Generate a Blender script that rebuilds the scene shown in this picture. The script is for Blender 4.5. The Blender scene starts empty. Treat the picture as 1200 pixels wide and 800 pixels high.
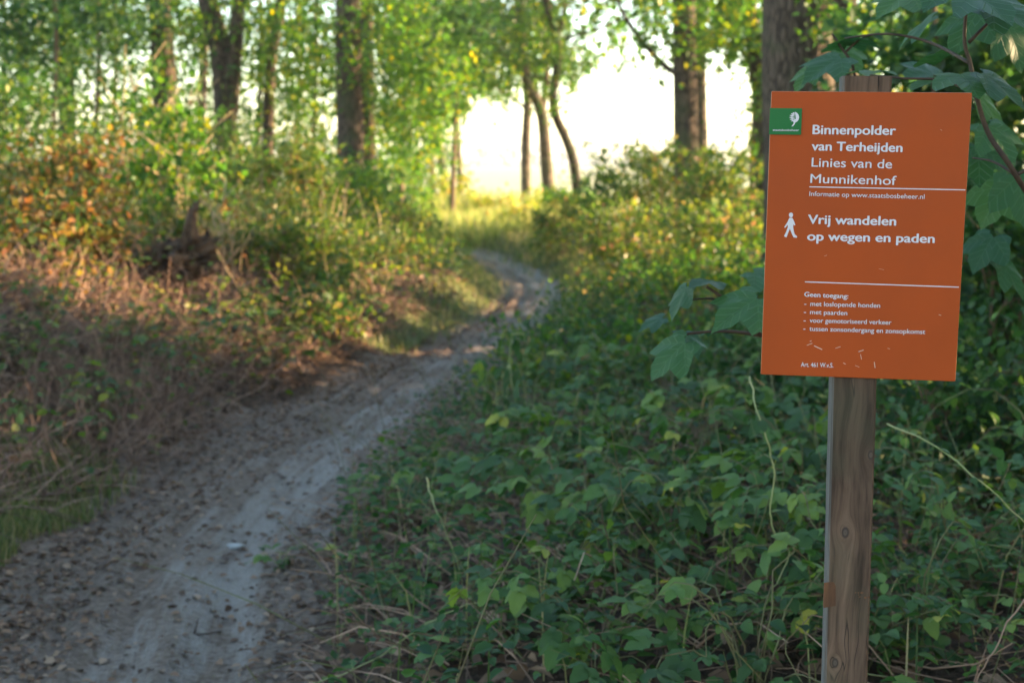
import bpy, math, random
import numpy as np
from mathutils import Vector, Matrix

random.seed(7)
RNG = np.random.default_rng(11)
R = math.radians
scn = bpy.context.scene
COL = scn.collection

# ------------------------------------------------------------------ camera
CAM_Z, PITCH, FPX = 1.55, R(7.2), 50.0 / 36.0 * 1200
cam_d = bpy.data.cameras.new('camera')
cam = bpy.data.objects.new('camera', cam_d)
COL.objects.link(cam)
cam.location = (0, 0, CAM_Z)
cam.rotation_euler = (math.pi / 2 - PITCH, 0, 0)
cam_d.lens = 50.0
cam_d.sensor_width = 36.0
cam_d.clip_start = 0.05
cam_d.clip_end = 4000
cam_d.dof.use_dof = True
cam_d.dof.focus_distance = 2.08
cam_d.dof.aperture_fstop = 6.3
cam_d.dof.aperture_blades = 0
scn.camera = cam

# ------------------------------------------------------------------ light
SUN_EL, SUN_AZ = R(13.0), R(74.0)          # azimuth clockwise from the view direction (+Y)
world = bpy.data.worlds.new('World')
scn.world = world
world.use_nodes = True
wn = world.node_tree.nodes
wl = world.node_tree.links
wn.clear()
sky = wn.new('ShaderNodeTexSky')
sky.sky_type = 'NISHITA'
sky.sun_disc = False
sky.sun_elevation = SUN_EL
sky.sun_rotation = SUN_AZ
sky.air_density = 1.0
sky.dust_density = 0.7
sky.ozone_density = 1.0
bg = wn.new('ShaderNodeBackground')
bg.inputs['Strength'].default_value = 0.15
wo = wn.new('ShaderNodeOutputWorld')
wl.new(sky.outputs[0], bg.inputs['Color'])
wl.new(bg.outputs[0], wo.inputs['Surface'])

sun_d = bpy.data.lights.new('sun', 'SUN')
sun_d.energy = 5.0
sun_d.angle = R(0.5)
sun_d.color = (1.0, 0.70, 0.40)
sun = bpy.data.objects.new('sun', sun_d)
COL.objects.link(sun)
sdir = Vector((math.sin(SUN_AZ) * math.cos(SUN_EL), math.cos(SUN_AZ) * math.cos(SUN_EL), math.sin(SUN_EL)))
sun.rotation_euler = (-sdir).to_track_quat('-Z', 'Y').to_euler()
sun.location = sdir * 60

vs = scn.view_settings
vs.view_transform = 'Standard'
vs.look = 'None'
vs.exposure = 2.55
vs.gamma = 1.0
scn.cycles.use_denoising = True
scn.cycles.max_bounces = 7
scn.cycles.diffuse_bounces = 4
scn.cycles.glossy_bounces = 2
scn.cycles.transmission_bounces = 3
scn.cycles.sample_clamp_indirect = 6.0
scn.cycles.caustics_reflective = False
scn.cycles.caustics_refractive = False


# ------------------------------------------------------------------ helpers
def ray(px, py):
    u, v = (px - 600) / FPX, (400 - py) / FPX
    return np.array([u, math.cos(PITCH) + v * math.sin(PITCH), -math.sin(PITCH) + v * math.cos(PITCH)])


def at(px, py, Y):
    """the point at world distance Y that lies in the direction of a place in the photograph"""
    d = ray(px, py)
    return np.array([0, 0, CAM_Z]) + d * (Y / d[1])


def props(o, label=None, cat=None, group=None, kind=None):
    if label: o['label'] = label
    if cat: o['category'] = cat
    if group: o['group'] = group
    if kind: o['kind'] = kind
    return o


def empty(name, loc, label, cat, group=None):
    o = bpy.data.objects.new(name, None)
    o.empty_display_size = 0.2
    COL.objects.link(o)
    o.location = loc
    return props(o, label, cat, group)


def link(name, me, parent=None, world_loc=True):
    o = bpy.data.objects.new(name, me)
    COL.objects.link(o)
    if parent is not None:
        o.parent = parent
        if world_loc:
            o.location = -Vector(parent.location)   # mesh data in world coordinates, parent unrotated
    return o


def mesh(name, V, Fs, mats, uv=None, smooth=False, mat_idx=None):
    V = np.asarray(V, dtype=np.float32)
    Fs = np.asarray(Fs, dtype=np.int32)
    me = bpy.data.meshes.new(name)
    n, k = Fs.shape
    me.vertices.add(len(V)); me.vertices.foreach_set('co', V.ravel())
    me.loops.add(n * k); me.loops.foreach_set('vertex_index', Fs.ravel())
    me.polygons.add(n)
    me.polygons.foreach_set('loop_start', np.arange(0, n * k, k, dtype=np.int32))
    if smooth: me.polygons.foreach_set('use_smooth', np.ones(n, dtype=bool))
    for m in (mats if isinstance(mats, (list, tuple)) else [mats]): me.materials.append(m)
    if mat_idx is not None: me.polygons.foreach_set('material_index', np.asarray(mat_idx, dtype=np.int32))
    if uv is not None:
        l = me.uv_layers.new(name='UVMap')
        l.data.foreach_set('uv', np.asarray(uv, dtype=np.float32)[Fs.ravel()].ravel())
    me.update(calc_edges=True)
    me.validate()
    return me


class MB:
    """collects quads (triangles repeat their last corner away) as one mesh"""
    def __init__(s): s.v, s.f = [], []

    def add(s, V, Fs):
        b = len(s.v); s.v += [tuple(p) for p in V]; s.f += [tuple(b + i for i in f) for f in Fs]

    def tube(s, pts, rad, sides=8, cap=True, rough=0.0, seed=0):
        pts = [Vector(p) for p in pts]
        rnd = random.Random(seed)
        b = len(s.v); n = len(pts)
        t = (pts[1] - pts[0]).normalized()
        a = t.orthogonal().normalized()
        ph = [rnd.uniform(-1, 1) for _ in range(sides)]
        for i, p in enumerate(pts):
            t = (pts[min(i + 1, n - 1)] - pts[max(i - 1, 0)]).normalized()
            a = (a - t * a.dot(t)).normalized()
            c = t.cross(a)
            for k in range(sides):
                an = 2 * math.pi * k / sides
                r = rad[i] * (1 + rough * (ph[k] + 0.5 * rnd.uniform(-1, 1)))
                s.v.append(tuple(p + (a * math.cos(an) + c * math.sin(an)) * r))
        for i in range(n - 1):
            for k in range(sides):
                k2 = (k + 1) % sides
                s.f.append((b + i * sides + k, b + i * sides + k2, b + (i + 1) * sides + k2, b + (i + 1) * sides + k))
        if cap:
            s.f.append(tuple(b + k for k in range(sides))[::-1])
            s.f.append(tuple(b + (n - 1) * sides + k for k in range(sides)))

    def box(s, lo, hi):
        x0, y0, z0 = lo; x1, y1, z1 = hi
        s.add([(x0, y0, z0), (x1, y0, z0), (x1, y1, z0), (x0, y1, z0), (x0, y0, z1), (x1, y0, z1), (x1, y1, z1), (x0, y1, z1)],
              [(3, 2, 1, 0), (4, 5, 6, 7), (0, 1, 5, 4), (1, 2, 6, 5), (2, 3, 7, 6), (3, 0, 4, 7)])

    def mesh(s, name, mats, smooth=False):
        me = bpy.data.meshes.new(name)
        me.from_pydata(s.v, [], s.f)
        for m in (mats if isinstance(mats, (list, tuple)) else [mats]): me.materials.append(m)
        if smooth: me.polygons.foreach_set('use_smooth', np.ones(len(me.polygons), dtype=bool))
        me.update()
        return me


def wob(p0, p1, n, amp, rnd, sag=0.0):
    """a slightly crooked line between two points"""
    p0, p1 = Vector(p0), Vector(p1)
    L = (p1 - p0).length
    off = Vector((0, 0, 0)); out = []
    for i in range(n + 1):
        t = i / n
        if 0 < i: off += Vector((rnd.uniform(-1, 1), rnd.uniform(-1, 1), rnd.uniform(-.5, .5))) * amp * L / n
        out.append(p0.lerp(p1, t) + off * 1.0 + Vector((0, 0, sag * L * 4 * t * (1 - t))))
    return out


# ------------------------------------------------------------------ materials
def mat(name):
    m = bpy.data.materials.new(name)
    m.use_nodes = True
    nt = m.node_tree
    nt.nodes.clear()
    out = nt.nodes.new('ShaderNodeOutputMaterial')
    return m, nt, out


def N(nt, typ, **kw):
    n = nt.nodes.new(typ)
    for k, v in kw.items():
        if k.startswith('i_'):
            n.inputs[int(k[2:])].default_value = v
        else: setattr(n, k, v)
    return n


def ramp(nt, stops, interp='LINEAR'):
    r = nt.nodes.new('ShaderNodeValToRGB')
    r.color_ramp.interpolation = interp
    e = r.color_ramp.elements
    while len(e) < len(stops): e.new(0.5)
    for i, (p, c) in enumerate(stops):
        e[i].position = p
        e[i].color = (c[0], c[1], c[2], 1) if not isinstance(c, (int, float)) else (c, c, c, 1)
    return r


def leaf_mat(name, stops, trans=0.45, rough=0.45, per_object=False, veins=False, tint=1.15, spec=0.35):
    """one colour per leaf: from the leaf's own random value; light passes through the blade"""
    m, nt, out = mat(name)
    L = nt.links
    geo = N(nt, 'ShaderNodeNewGeometry')
    cr = ramp(nt, stops)
    if per_object:
        oi = N(nt, 'ShaderNodeObjectInfo')
        add = N(nt, 'ShaderNodeMath', operation='ADD')
        mul = N(nt, 'ShaderNodeMath', operation='MULTIPLY', i_1=0.12)
        L.new(geo.outputs['Random Per Island'], mul.inputs[0])
        sc = N(nt, 'ShaderNodeMath', operation='MULTIPLY', i_1=0.88)
        L.new(oi.outputs['Random'], sc.inputs[0])
        L.new(sc.outputs[0], add.inputs[0]); L.new(mul.outputs[0], add.inputs[1])
        L.new(add.outputs[0], cr.inputs[0])
    else:
        L.new(geo.outputs['Random Per Island'], cr.inputs[0])
    col = cr.outputs[0]
    bsdf = N(nt, 'ShaderNodeBsdfPrincipled')
    bsdf.inputs['Roughness'].default_value = rough
    bsdf.inputs['Specular IOR Level'].default_value = spec
    if veins:
        uv = N(nt, 'ShaderNodeUVMap')
        sep = N(nt, 'ShaderNodeSeparateXYZ')
        L.new(uv.outputs[0], sep.inputs[0])
        ab = N(nt, 'ShaderNodeMath', operation='ABSOLUTE'); L.new(sep.outputs[0], ab.inputs[0])
        m1 = N(nt, 'ShaderNodeMath', operation='MULTIPLY', i_1=-5.0); L.new(ab.outputs[0], m1.inputs[0])
        m2 = N(nt, 'ShaderNodeMath', operation='MULTIPLY_ADD', i_1=9.0); L.new(sep.outputs[1], m2.inputs[0]); L.new(m1.outputs[0], m2.inputs[2])
        fr = N(nt, 'ShaderNodeMath', operation='PINGPONG', i_1=0.5); L.new(m2.outputs[0], fr.inputs[0])
        mid = N(nt, 'ShaderNodeMath', operation='MULTIPLY', i_1=6.0); L.new(ab.outputs[0], mid.inputs[0])
        mn = N(nt, 'ShaderNodeMath', operation='MINIMUM'); L.new(fr.outputs[0], mn.inputs[0]); L.new(mid.outputs[0], mn.inputs[1])
        vr = ramp(nt, [(0.0, 1.0), (0.12, 0.0)]); L.new(mn.outputs[0], vr.inputs[0])
        mx = N(nt, 'ShaderNodeMix', data_type='RGBA', blend_type='MIX')
        hs = N(nt, 'ShaderNodeHueSaturation'); hs.inputs['Saturation'].default_value = 0.8; hs.inputs['Value'].default_value = 1.7
        L.new(col, hs.inputs['Color'])
        vm = N(nt, 'ShaderNodeMath', operation='MULTIPLY', i_1=0.5); L.new(vr.outputs[0], vm.inputs[0])
        L.new(vm.outputs[0], mx.inputs[0]); L.new(col, mx.inputs[6]); L.new(hs.outputs[0], mx.inputs[7])
        bp = N(nt, 'ShaderNodeBump'); bp.inputs['Strength'].default_value = 0.5; bp.inputs['Distance'].default_value = 0.002
        bp.invert = True
        L.new(vr.outputs[0], bp.inputs['Height'])
        L.new(bp.outputs[0], bsdf.inputs['Normal'])
        # a few blemishes
        tc = N(nt, 'ShaderNodeTexCoord')
        nz = N(nt, 'ShaderNodeTexNoise'); nz.inputs['Scale'].default_value = 60
        L.new(tc.outputs['Object'], nz.inputs['Vector'])
        br = ramp(nt, [(0.66, 0.0), (0.72, 0.7)]); L.new(nz.outputs[0], br.inputs[0])
        m3 = N(nt, 'ShaderNodeMix', data_type='RGBA'); L.new(br.outputs[0], m3.inputs[0])
        L.new(mx.outputs[2], m3.inputs[6]); m3.inputs[7].default_value = (0.07, 0.05, 0.02, 1)
        col = m3.outputs[2]
    L.new(col, bsdf.inputs['Base Color'])
    tr = N(nt, 'ShaderNodeBsdfTranslucent')
    h2 = N(nt, 'ShaderNodeHueSaturation'); h2.inputs['Hue'].default_value = 0.497
    h2.inputs['Saturation'].default_value = tint; h2.inputs['Value'].default_value = 1.65
    L.new(col, h2.inputs['Color']); L.new(h2.outputs[0], tr.inputs[0])
    ms = N(nt, 'ShaderNodeMixShader'); ms.inputs[0].default_value = trans
    L.new(bsdf.outputs[0], ms.inputs[1]); L.new(tr.outputs[0], ms.inputs[2])
    L.new(ms.outputs[0], out.inputs[0])
    return m


def simple_mat(name, c1, c2, scale=8, rough=0.8, stretch=(1, 1, 1), bump=0.3, dist=0.01, island=False, spec=0.3):
    m, nt, out = mat(name)
    L = nt.links
    tc = N(nt, 'ShaderNodeTexCoord')
    mp = N(nt, 'ShaderNodeMapping'); mp.inputs['Scale'].default_value = stretch
    L.new(tc.outputs['Object'], mp.inputs[0])
    nz = N(nt, 'ShaderNodeTexNoise'); nz.inputs['Scale'].default_value = scale; nz.inputs['Detail'].default_value = 5
    L.new(mp.outputs[0], nz.inputs['Vector'])
    cr = ramp(nt, [(0.3, c1), (0.7, c2)])
    if island:
        geo = N(nt, 'ShaderNodeNewGeometry')
        L.new(geo.outputs['Random Per Island'], cr.inputs[0])
        cr.color_ramp.elements[0].position = 0; cr.color_ramp.elements[1].position = 1
    else: L.new(nz.outputs[0], cr.inputs[0])
    b = N(nt, 'ShaderNodeBsdfPrincipled'); b.inputs['Roughness'].default_value = rough
    b.inputs['Specular IOR Level'].default_value = spec
    L.new(cr.outputs[0], b.inputs['Base Color'])
    bp = N(nt, 'ShaderNodeBump'); bp.inputs['Strength'].default_value = bump; bp.inputs['Distance'].default_value = dist
    L.new(nz.outputs[0], bp.inputs['Height']); L.new(bp.outputs[0], b.inputs['Normal'])
    L.new(b.outputs[0], out.inputs[0])
    return m


def bark_mat(name, dark, light, scale=26):
    m, nt, out = mat(name)
    L = nt.links
    tc = N(nt, 'ShaderNodeTexCoord')
    mp = N(nt, 'ShaderNodeMapping'); mp.inputs['Scale'].default_value = (1, 1, 0.16)
    L.new(tc.outputs['Object'], mp.inputs[0])
    w = N(nt, 'ShaderNodeTexNoise'); w.inputs['Scale'].default_value = 5
    L.new(tc.outputs['Object'], w.inputs['Vector'])
    mx = N(nt, 'ShaderNodeMix', data_type='RGBA'); mx.inputs[0].default_value = 0.06
    L.new(mp.outputs[0], mx.inputs[6]); L.new(w.outputs['Color'], mx.inputs[7])
    v = N(nt, 'ShaderNodeTexVoronoi', feature='DISTANCE_TO_EDGE'); v.inputs['Scale'].default_value = scale
    L.new(mx.outputs[2], v.inputs['Vector'])
    nz = N(nt, 'ShaderNodeTexNoise'); nz.inputs['Scale'].default_value = 3; nz.inputs['Detail'].default_value = 6
    L.new(tc.outputs['Object'], nz.inputs['Vector'])
    cr = ramp(nt, [(0.0, dark), (0.35, light)])
    L.new(v.outputs['Distance'], cr.inputs[0])
    moss = ramp(nt, [(0.5, 0.0), (0.68, 0.55)]); L.new(nz.outputs[0], moss.inputs[0])
    m2 = N(nt, 'ShaderNodeMix', data_type='RGBA'); L.new(moss.outputs[0], m2.inputs[0])
    L.new(cr.outputs[0], m2.inputs[6]); m2.inputs[7].default_value = (0.06, 0.075, 0.03, 1)
    b = N(nt, 'ShaderNodeBsdfPrincipled'); b.inputs['Roughness'].default_value = 0.9
    b.inputs['Specular IOR Level'].default_value = 0.2
    L.new(m2.outputs[2], b.inputs['Base Color'])
    bp = N(nt, 'ShaderNodeBump'); bp.inputs['Strength'].default_value = 0.9; bp.inputs['Distance'].default_value = 0.03
    L.new(v.outputs['Distance'], bp.inputs['Height']); L.new(bp.outputs[0], b.inputs['Normal'])
    L.new(b.outputs[0], out.inputs[0])
    return m


M = {}
M['bark'] = bark_mat('oak_bark', (0.03, 0.022, 0.016), (0.16, 0.115, 0.085))
M['bark_light'] = bark_mat('pale_bark', (0.06, 0.045, 0.032), (0.26, 0.19, 0.13))
M['twig'] = simple_mat('twig_bark', (0.09, 0.055, 0.035), (0.22, 0.14, 0.09), 12, 0.8, bump=0.2)
M['pale_stem'] = simple_mat('pale_stem', (0.32, 0.22, 0.12), (0.5, 0.38, 0.22), 12, 0.7, bump=0.2)
M['dark_twig'] = simple_mat('dark_twig', (0.03, 0.02, 0.015), (0.09, 0.055, 0.035), 30, 0.6, bump=0.2)
M['cane'] = simple_mat('bramble_cane', (0.10, 0.07, 0.035), (0.16, 0.17, 0.07), 9, 0.55, bump=0.2)
M['vine'] = simple_mat('vine_stem', (0.22, 0.26, 0.10), (0.34, 0.33, 0.16), 9, 0.55, bump=0.2)
M['dry'] = simple_mat('dry_stems', (0.10, 0.055, 0.04), (0.44, 0.28, 0.20), 9, 0.85, island=True, bump=0.0)
M['dead_leaf'] = leaf_mat('dead_leaf', [(0, (0.05, 0.028, 0.018)), (0.4, (0.14, 0.078, 0.048)), (0.85, (0.26, 0.155, 0.095)), (1, (0.38, 0.26, 0.18))], 0.12, 0.7, tint=1.0)
G = (0.055, 0.115, 0.03)
M['leaf_green'] = leaf_mat('leaf_green', [(0, (0.03, 0.075, 0.022)), (0.5, (0.055, 0.13, 0.025)), (0.88, (0.12, 0.2, 0.03)), (1, (0.28, 0.28, 0.03))], 0.5)
M['leaf_light'] = leaf_mat('leaf_light', [(0, (0.04, 0.10, 0.025)), (0.5, (0.075, 0.165, 0.03)), (0.85, (0.13, 0.21, 0.03)), (1, (0.32, 0.28, 0.04))], 0.55)
M['leaf_autumn'] = leaf_mat('leaf_autumn', [(0, (0.05, 0.10, 0.025)), (0.42, (0.11, 0.15, 0.03)), (0.56, (0.28, 0.22, 0.05)), (0.78, (0.34, 0.19, 0.07)), (1, (0.27, 0.11, 0.05))], 0.42)
M['leaf_mixed'] = leaf_mat('leaf_mixed', [(0, (0.04, 0.09, 0.022)), (0.55, (0.09, 0.15, 0.03)), (0.84, (0.20, 0.22, 0.04)), (0.94, (0.28, 0.20, 0.08)), (1, (0.22, 0.11, 0.06))], 0.45)
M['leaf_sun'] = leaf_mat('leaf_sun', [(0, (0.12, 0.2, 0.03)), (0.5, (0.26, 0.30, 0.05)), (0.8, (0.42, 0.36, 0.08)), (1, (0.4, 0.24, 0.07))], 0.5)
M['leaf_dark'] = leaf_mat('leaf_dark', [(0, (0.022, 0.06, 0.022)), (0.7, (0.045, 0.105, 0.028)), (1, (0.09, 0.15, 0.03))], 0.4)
M['bramble'] = leaf_mat('bramble_leaf', [(0, (0.03, 0.07, 0.022)), (0.4, (0.05, 0.115, 0.028)), (0.7, (0.085, 0.165, 0.034)), (0.92, (0.15, 0.22, 0.04)), (0.95, (0.42, 0.38, 0.05)), (0.985, (0.35, 0.25, 0.05)), (1, (0.22, 0.09, 0.04))], 0.32, 0.5, per_object=True, veins=True)
M['oval'] = leaf_mat('shrub_leaf', [(0, (0.035, 0.09, 0.032)), (0.5, (0.065, 0.145, 0.04)), (0.92, (0.13, 0.21, 0.05)), (0.965, (0.42, 0.37, 0.06)), (1, (0.3, 0.2, 0.06))], 0.32, 0.5, per_object=True, veins=True)
M['maple'] = leaf_mat('maple_leaf', [(0, (0.025, 0.075, 0.034)), (0.7, (0.045, 0.12, 0.036)), (1, (0.07, 0.15, 0.035))], 0.32, 0.45, per_object=True, veins=True)
M['grass'] = leaf_mat('grass_blade', [(0, (0.07, 0.12, 0.035)), (0.5, (0.14, 0.18, 0.06)), (0.8, (0.26, 0.23, 0.10)), (1, (0.4, 0.33, 0.18))], 0.35, 0.6)
M['reed'] = leaf_mat('reed_blade', [(0, (0.14, 0.22, 0.05)), (0.5, (0.32, 0.36, 0.10)), (1, (0.52, 0.46, 0.2))], 0.45, 0.6)
M['far_leaf'] = leaf_mat('far_leaf', [(0, (0.05, 0.09, 0.03)), (1, (0.12, 0.15, 0.05))], 0.3)

# ------------------------------------------------------------------ terrain
PC = [(-3, -1.0), (3, -1.08), (4.24, -1.15), (5.1, -1.26), (6.3, -1.28), (7.2, -1.2), (8.3, -1.07), (9.9, -0.78), (12.3, -0.26), (14.3, 0.12), (16.1, 0.26), (19.9, 0.05), (23.5, -0.5), (25.8, -1.05), (29, -2.2), (33, -4.2), (40, -9), (60, -28)]
_py = np.array([p[0] for p in PC]); _px = np.array([p[1] for p in PC])
_tang = np.gradient(_px, _py)


def centre(y):
    y = np.asarray(y, dtype=float)
    yc = np.clip(y, _py[0], _py[-1] - 1e-6)
    i = np.clip(np.searchsorted(_py, yc, side='right') - 1, 0, len(_py) - 2)
    h = _py[i + 1] - _py[i]; t = (yc - _py[i]) / h
    return ((2 * t**3 - 3 * t**2 + 1) * _px[i] + (t**3 - 2 * t**2 + t) * h * _tang[i] + (-2 * t**3 + 3 * t**2) * _px[i + 1] + (t**3 - t**2) * h * _tang[i + 1])


def hwid(y):
    return np.interp(y, [0, 4, 8, 12, 15, 20, 30], [.52, .50, .50, .47, .44, .38, .34])


def sm(t):
    t = np.clip(t, 0, 1); return t * t * (3 - 2 * t)


_nr = np.random.default_rng(5)
_waves = [(_nr.uniform(0, 2 * math.pi), f * _nr.uniform(.7, 1.3), _nr.uniform(0, 6.3), a) for f, a in ((.5, .05), (.9, .04), (1.7, .025), (2.9, .018), (4.7, .012), (8, .007), (13, .004), (19, .003)) for _ in range(2)]


def noise2(x, y):
    s = 0
    for d, f, p, a in _waves: s = s + a * np.sin((x * math.cos(d) + y * math.sin(d)) * f + p)
    return s


def height(x, y):
    x = np.asarray(x, dtype=float); y = np.asarray(y, dtype=float)
    u = x - centre(y); w = hwid(y)
    dl = -u - w; dr = u - w
    far = 1 - sm((y - 24) / 12)
    hl = (0.66 * sm(dl / 2.4) + 0.14 * sm(dl / .5)) * np.interp(y, [0, 6, 10, 16, 26], [.75, .9, 1, .7, .35])
    hr = (0.16 * sm(dr / 1.5) + .10 * sm(dr / .4))
    on = 1 - sm((np.abs(u) - w * .8) / .4)
    rut = -.045 * np.exp(-((u - .20 - .03 * np.sin(y * 1.7)) / .09)**2) - .035 * np.exp(-((u + .10 + .03 * np.sin(y * 1.3)) / .06)**2) - .03 * np.exp(-((u + .34) / .06)**2) + .012 * np.sin(u * 42 + 1.5 * np.sin(y * 1.1)) * np.clip(np.sin(y * 2.1) + .6, 0, 1)
    nz = noise2(x, y)
    fld = sm((y - 34) / 15)
    return (hl + hr) * far + rut * on * far + nz * (1 - .65 * on) * (1 - .8 * fld) - .25 * fld


def gz(x, y): return float(height(x, y))


def axis(segs):
    out = []
    for a, b, st in segs: out += list(np.arange(a, b - 1e-9, st))
    return np.array(out + [segs[-1][1]])


xs = axis([(-900, -100, 80), (-100, -20, 8), (-20, -6, .8), (-6, -3, .12), (-3, 1.4, .045), (1.4, 6, .15), (6, 20, .8), (20, 100, 8), (100, 900, 80)])
ys = axis([(-60, -4, 8), (-4, 3.4, .5), (3.4, 12, .045), (12, 20, .09), (20, 32, .25), (32, 60, 1), (60, 200, 10), (200, 1600, 100)])
X, Y = np.meshgrid(xs, ys)
Z = height(X, Y)
V = np.stack([X.ravel(), Y.ravel(), Z.ravel()], 1)
nx, ny = len(xs), len(ys)
i, j = np.meshgrid(np.arange(nx - 1), np.arange(ny - 1))
a = (j * nx + i).ravel()
FQ = np.stack([a, a + 1, a + nx + 1, a + nx], 1)


def ground_mat():
    m, nt, out = mat('forest_floor')
    L = nt.links
    def A(n): return N(nt, 'ShaderNodeAttribute', attribute_name=n)
    tc = N(nt, 'ShaderNodeTexCoord')
    def noise(scale, detail=5, vec=None, rough=.6):
        n = N(nt, 'ShaderNodeTexNoise'); n.inputs['Scale'].default_value = scale; n.inputs['Detail'].default_value = detail
        n.inputs['Roughness'].default_value = rough
        L.new(vec if vec is not None else tc.outputs['Object'], n.inputs['Vector']); return n.outputs[0]
    def mix(f, c1, c2, blend='MIX'):
        x = N(nt, 'ShaderNodeMix', data_type='RGBA', blend_type=blend)
        if hasattr(f, 'links'): L.new(f, x.inputs[0])
        else: x.inputs[0].default_value = f
        for c, k in ((c1, 6), (c2, 7)):
            if hasattr(c, 'links'): L.new(c, x.inputs[k])
            else: x.inputs[k].default_value = (*c, 1)
        return x.outputs[2]
    def rp(f, stops):
        r = ramp(nt, stops); L.new(f, r.inputs[0]); return r.outputs[0]
    def mth(op, a, b):
        x = N(nt, 'ShaderNodeMath', operation=op)
        for k, c in ((0, a), (1, b)):
            if hasattr(c, 'links'): L.new(c, x.inputs[k])
            else: x.inputs[k].default_value = c
        return x.outputs[0]
    uv = N(nt, 'ShaderNodeUVMap')
    mp = N(nt, 'ShaderNodeMapping'); mp.inputs['Scale'].default_value = (7, .55, 1)
    L.new(uv.outputs[0], mp.inputs[0])
    patch = noise(2.2, 4)
    streak = noise(1.6, 7, mp.outputs[0], .62)
    fine = noise(38, 6); mid = noise(5, 5); crumb = noise(120, 3)
    soil = mix(rp(fine, [(.32, 0.0), (.68, 1.0)]), (0.14, 0.098, 0.074), (0.30, 0.225, 0.18))
    litter = mix(rp(fine, [(.35, 0.0), (.65, 1.0)]), (0.04, 0.027, 0.019), (0.14, 0.088, 0.06))
    sand = mix(rp(crumb, [(.3, 0.0), (.7, 1.0)]), (0.25, 0.21, 0.185), (0.44, 0.385, 0.345))
    sf = mth('ADD', mth('MULTIPLY', streak, 1.25), mth('MULTIPLY', mid, 0.35))
    sf = mth('ADD', sf, mth('MULTIPLY', A('sand').outputs['Fac'], 0.36))
    sf = mth('ADD', sf, mth('MULTIPLY', fine, .30))
    sf = mth('ADD', sf, mth('MULTIPLY', mth('SUBTRACT', patch, .5), .5))
    sandf = rp(mth('MULTIPLY', sf, .5), [(.525, 0.0), (.665, 1.0)])
    pathc = mix(sandf, soil, sand)
    bare = mth('ADD', A('bare').outputs['Fac'], mth('MULTIPLY', mth('SUBTRACT', mid, .5), .9))
    col = mix(rp(bare, [(.35, 0.0), (.6, 1.0)]), litter, pathc)
    grassc = mix(rp(fine, [(.3, 0.0), (.7, 1.0)]), (0.05, 0.07, 0.025), (0.15, 0.17, 0.06))
    gf = mth('ADD', A('verge').outputs['Fac'], mth('MULTIPLY', mth('SUBTRACT', mid, .5), .8))
    col = mix(rp(gf, [(.4, 0.0), (.65, 1.0)]), col, grassc)
    fieldc = mix(rp(noise(.25, 4), [(.35, 0.0), (.65, 1.0)]), (0.34, 0.36, 0.15), (0.5, 0.46, 0.25))
    col = mix(A('field').outputs['Fac'], col, fieldc)
    b = N(nt, 'ShaderNodeBsdfPrincipled'); b.inputs['Roughness'].default_value = .9; b.inputs['Specular IOR Level'].default_value = .25
    L.new(col, b.inputs['Base Color'])
    h = mth('ADD', mth('MULTIPLY', fine, .6), mth('ADD', mth('MULTIPLY', streak, 1.2), mth('MULTIPLY', crumb, .25)))
    bp = N(nt, 'ShaderNodeBump'); bp.inputs['Strength'].default_value = 1.0; bp.inputs['Distance'].default_value = .05
    L.new(h, bp.inputs['Height']); L.new(bp.outputs[0], b.inputs['Normal'])
    L.new(b.outputs[0], out.inputs[0])
    return m


u_ = X - centre(Y); w_ = hwid(Y)
gm = mesh('ground', V, FQ, ground_mat(), smooth=True, uv=np.stack([u_.ravel(), Y.ravel()], 1))
bare = 1 - sm((np.abs(u_ + .04) - w_ * .82) / .4)
bare = np.maximum(bare, (1 - sm((np.abs(u_ + w_ + .35) - .1) / .5)) * .7 * (Y < 9)) * (1 - sm((Y - 30) / 3))
sandm = np.exp(-((u_ - .2) / .2)**2) * np.interp(Y, [0, 4.3, 6, 7.5, 9, 11, 14, 20, 25], [.5, .5, .95, 1, .85, .5, 1.0, 1.0, .7]) + .5 * np.exp(-((u_ + .1) / .35)**2) * np.interp(Y, [0, 4, 5, 9, 12], [.9, .8, .5, .2, .6])
verge = np.clip(np.exp(-((u_ + w_ + .25) / .35)**2) * ((Y > 11.5) & (Y < 30)) * 1.0 + np.exp(-((u_ - w_ - .35) / .4)**2) * ((Y > 12) & (Y < 30)) * .95, 0, 1)
verge = np.maximum(verge, sm((Y - 20) / 6) * (np.abs(u_) > w_) * .8)
fieldm = sm((Y - 30) / 6)
for nme, arr in (('bare', bare), ('sand', sandm), ('verge', verge), ('field', fieldm)):
    at_ = gm.attributes.new(nme, 'FLOAT', 'POINT')
    at_.data.foreach_set('value', arr.ravel().astype(np.float32))
ground = link('ground', gm)
props(ground, 'forest floor with a winding sandy footpath running out to a pale field', kind='structure')

# ------------------------------------------------------------------ leaves in bulk
T_FOLD = np.array([[0, 0, 0], [-.32, .45, .10], [0, 1, 0], [.32, .45, .10]])         # two triangles folded at the midrib
F_FOLD = np.array([[0, 2, 1], [0, 3, 2]])
T_LEAF6 = np.array([[0, 0, 0], [-.3, .3, .07], [-.26, .68, .05], [0, 1, -.08], [.26, .68, .05], [.3, .3, .07], [0, .5, -.01]])
F_LEAF6 = np.array([[0, 6, 1], [1, 6, 2], [2, 6, 3], [3, 6, 4], [4, 6, 5], [5, 6, 0]])


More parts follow.
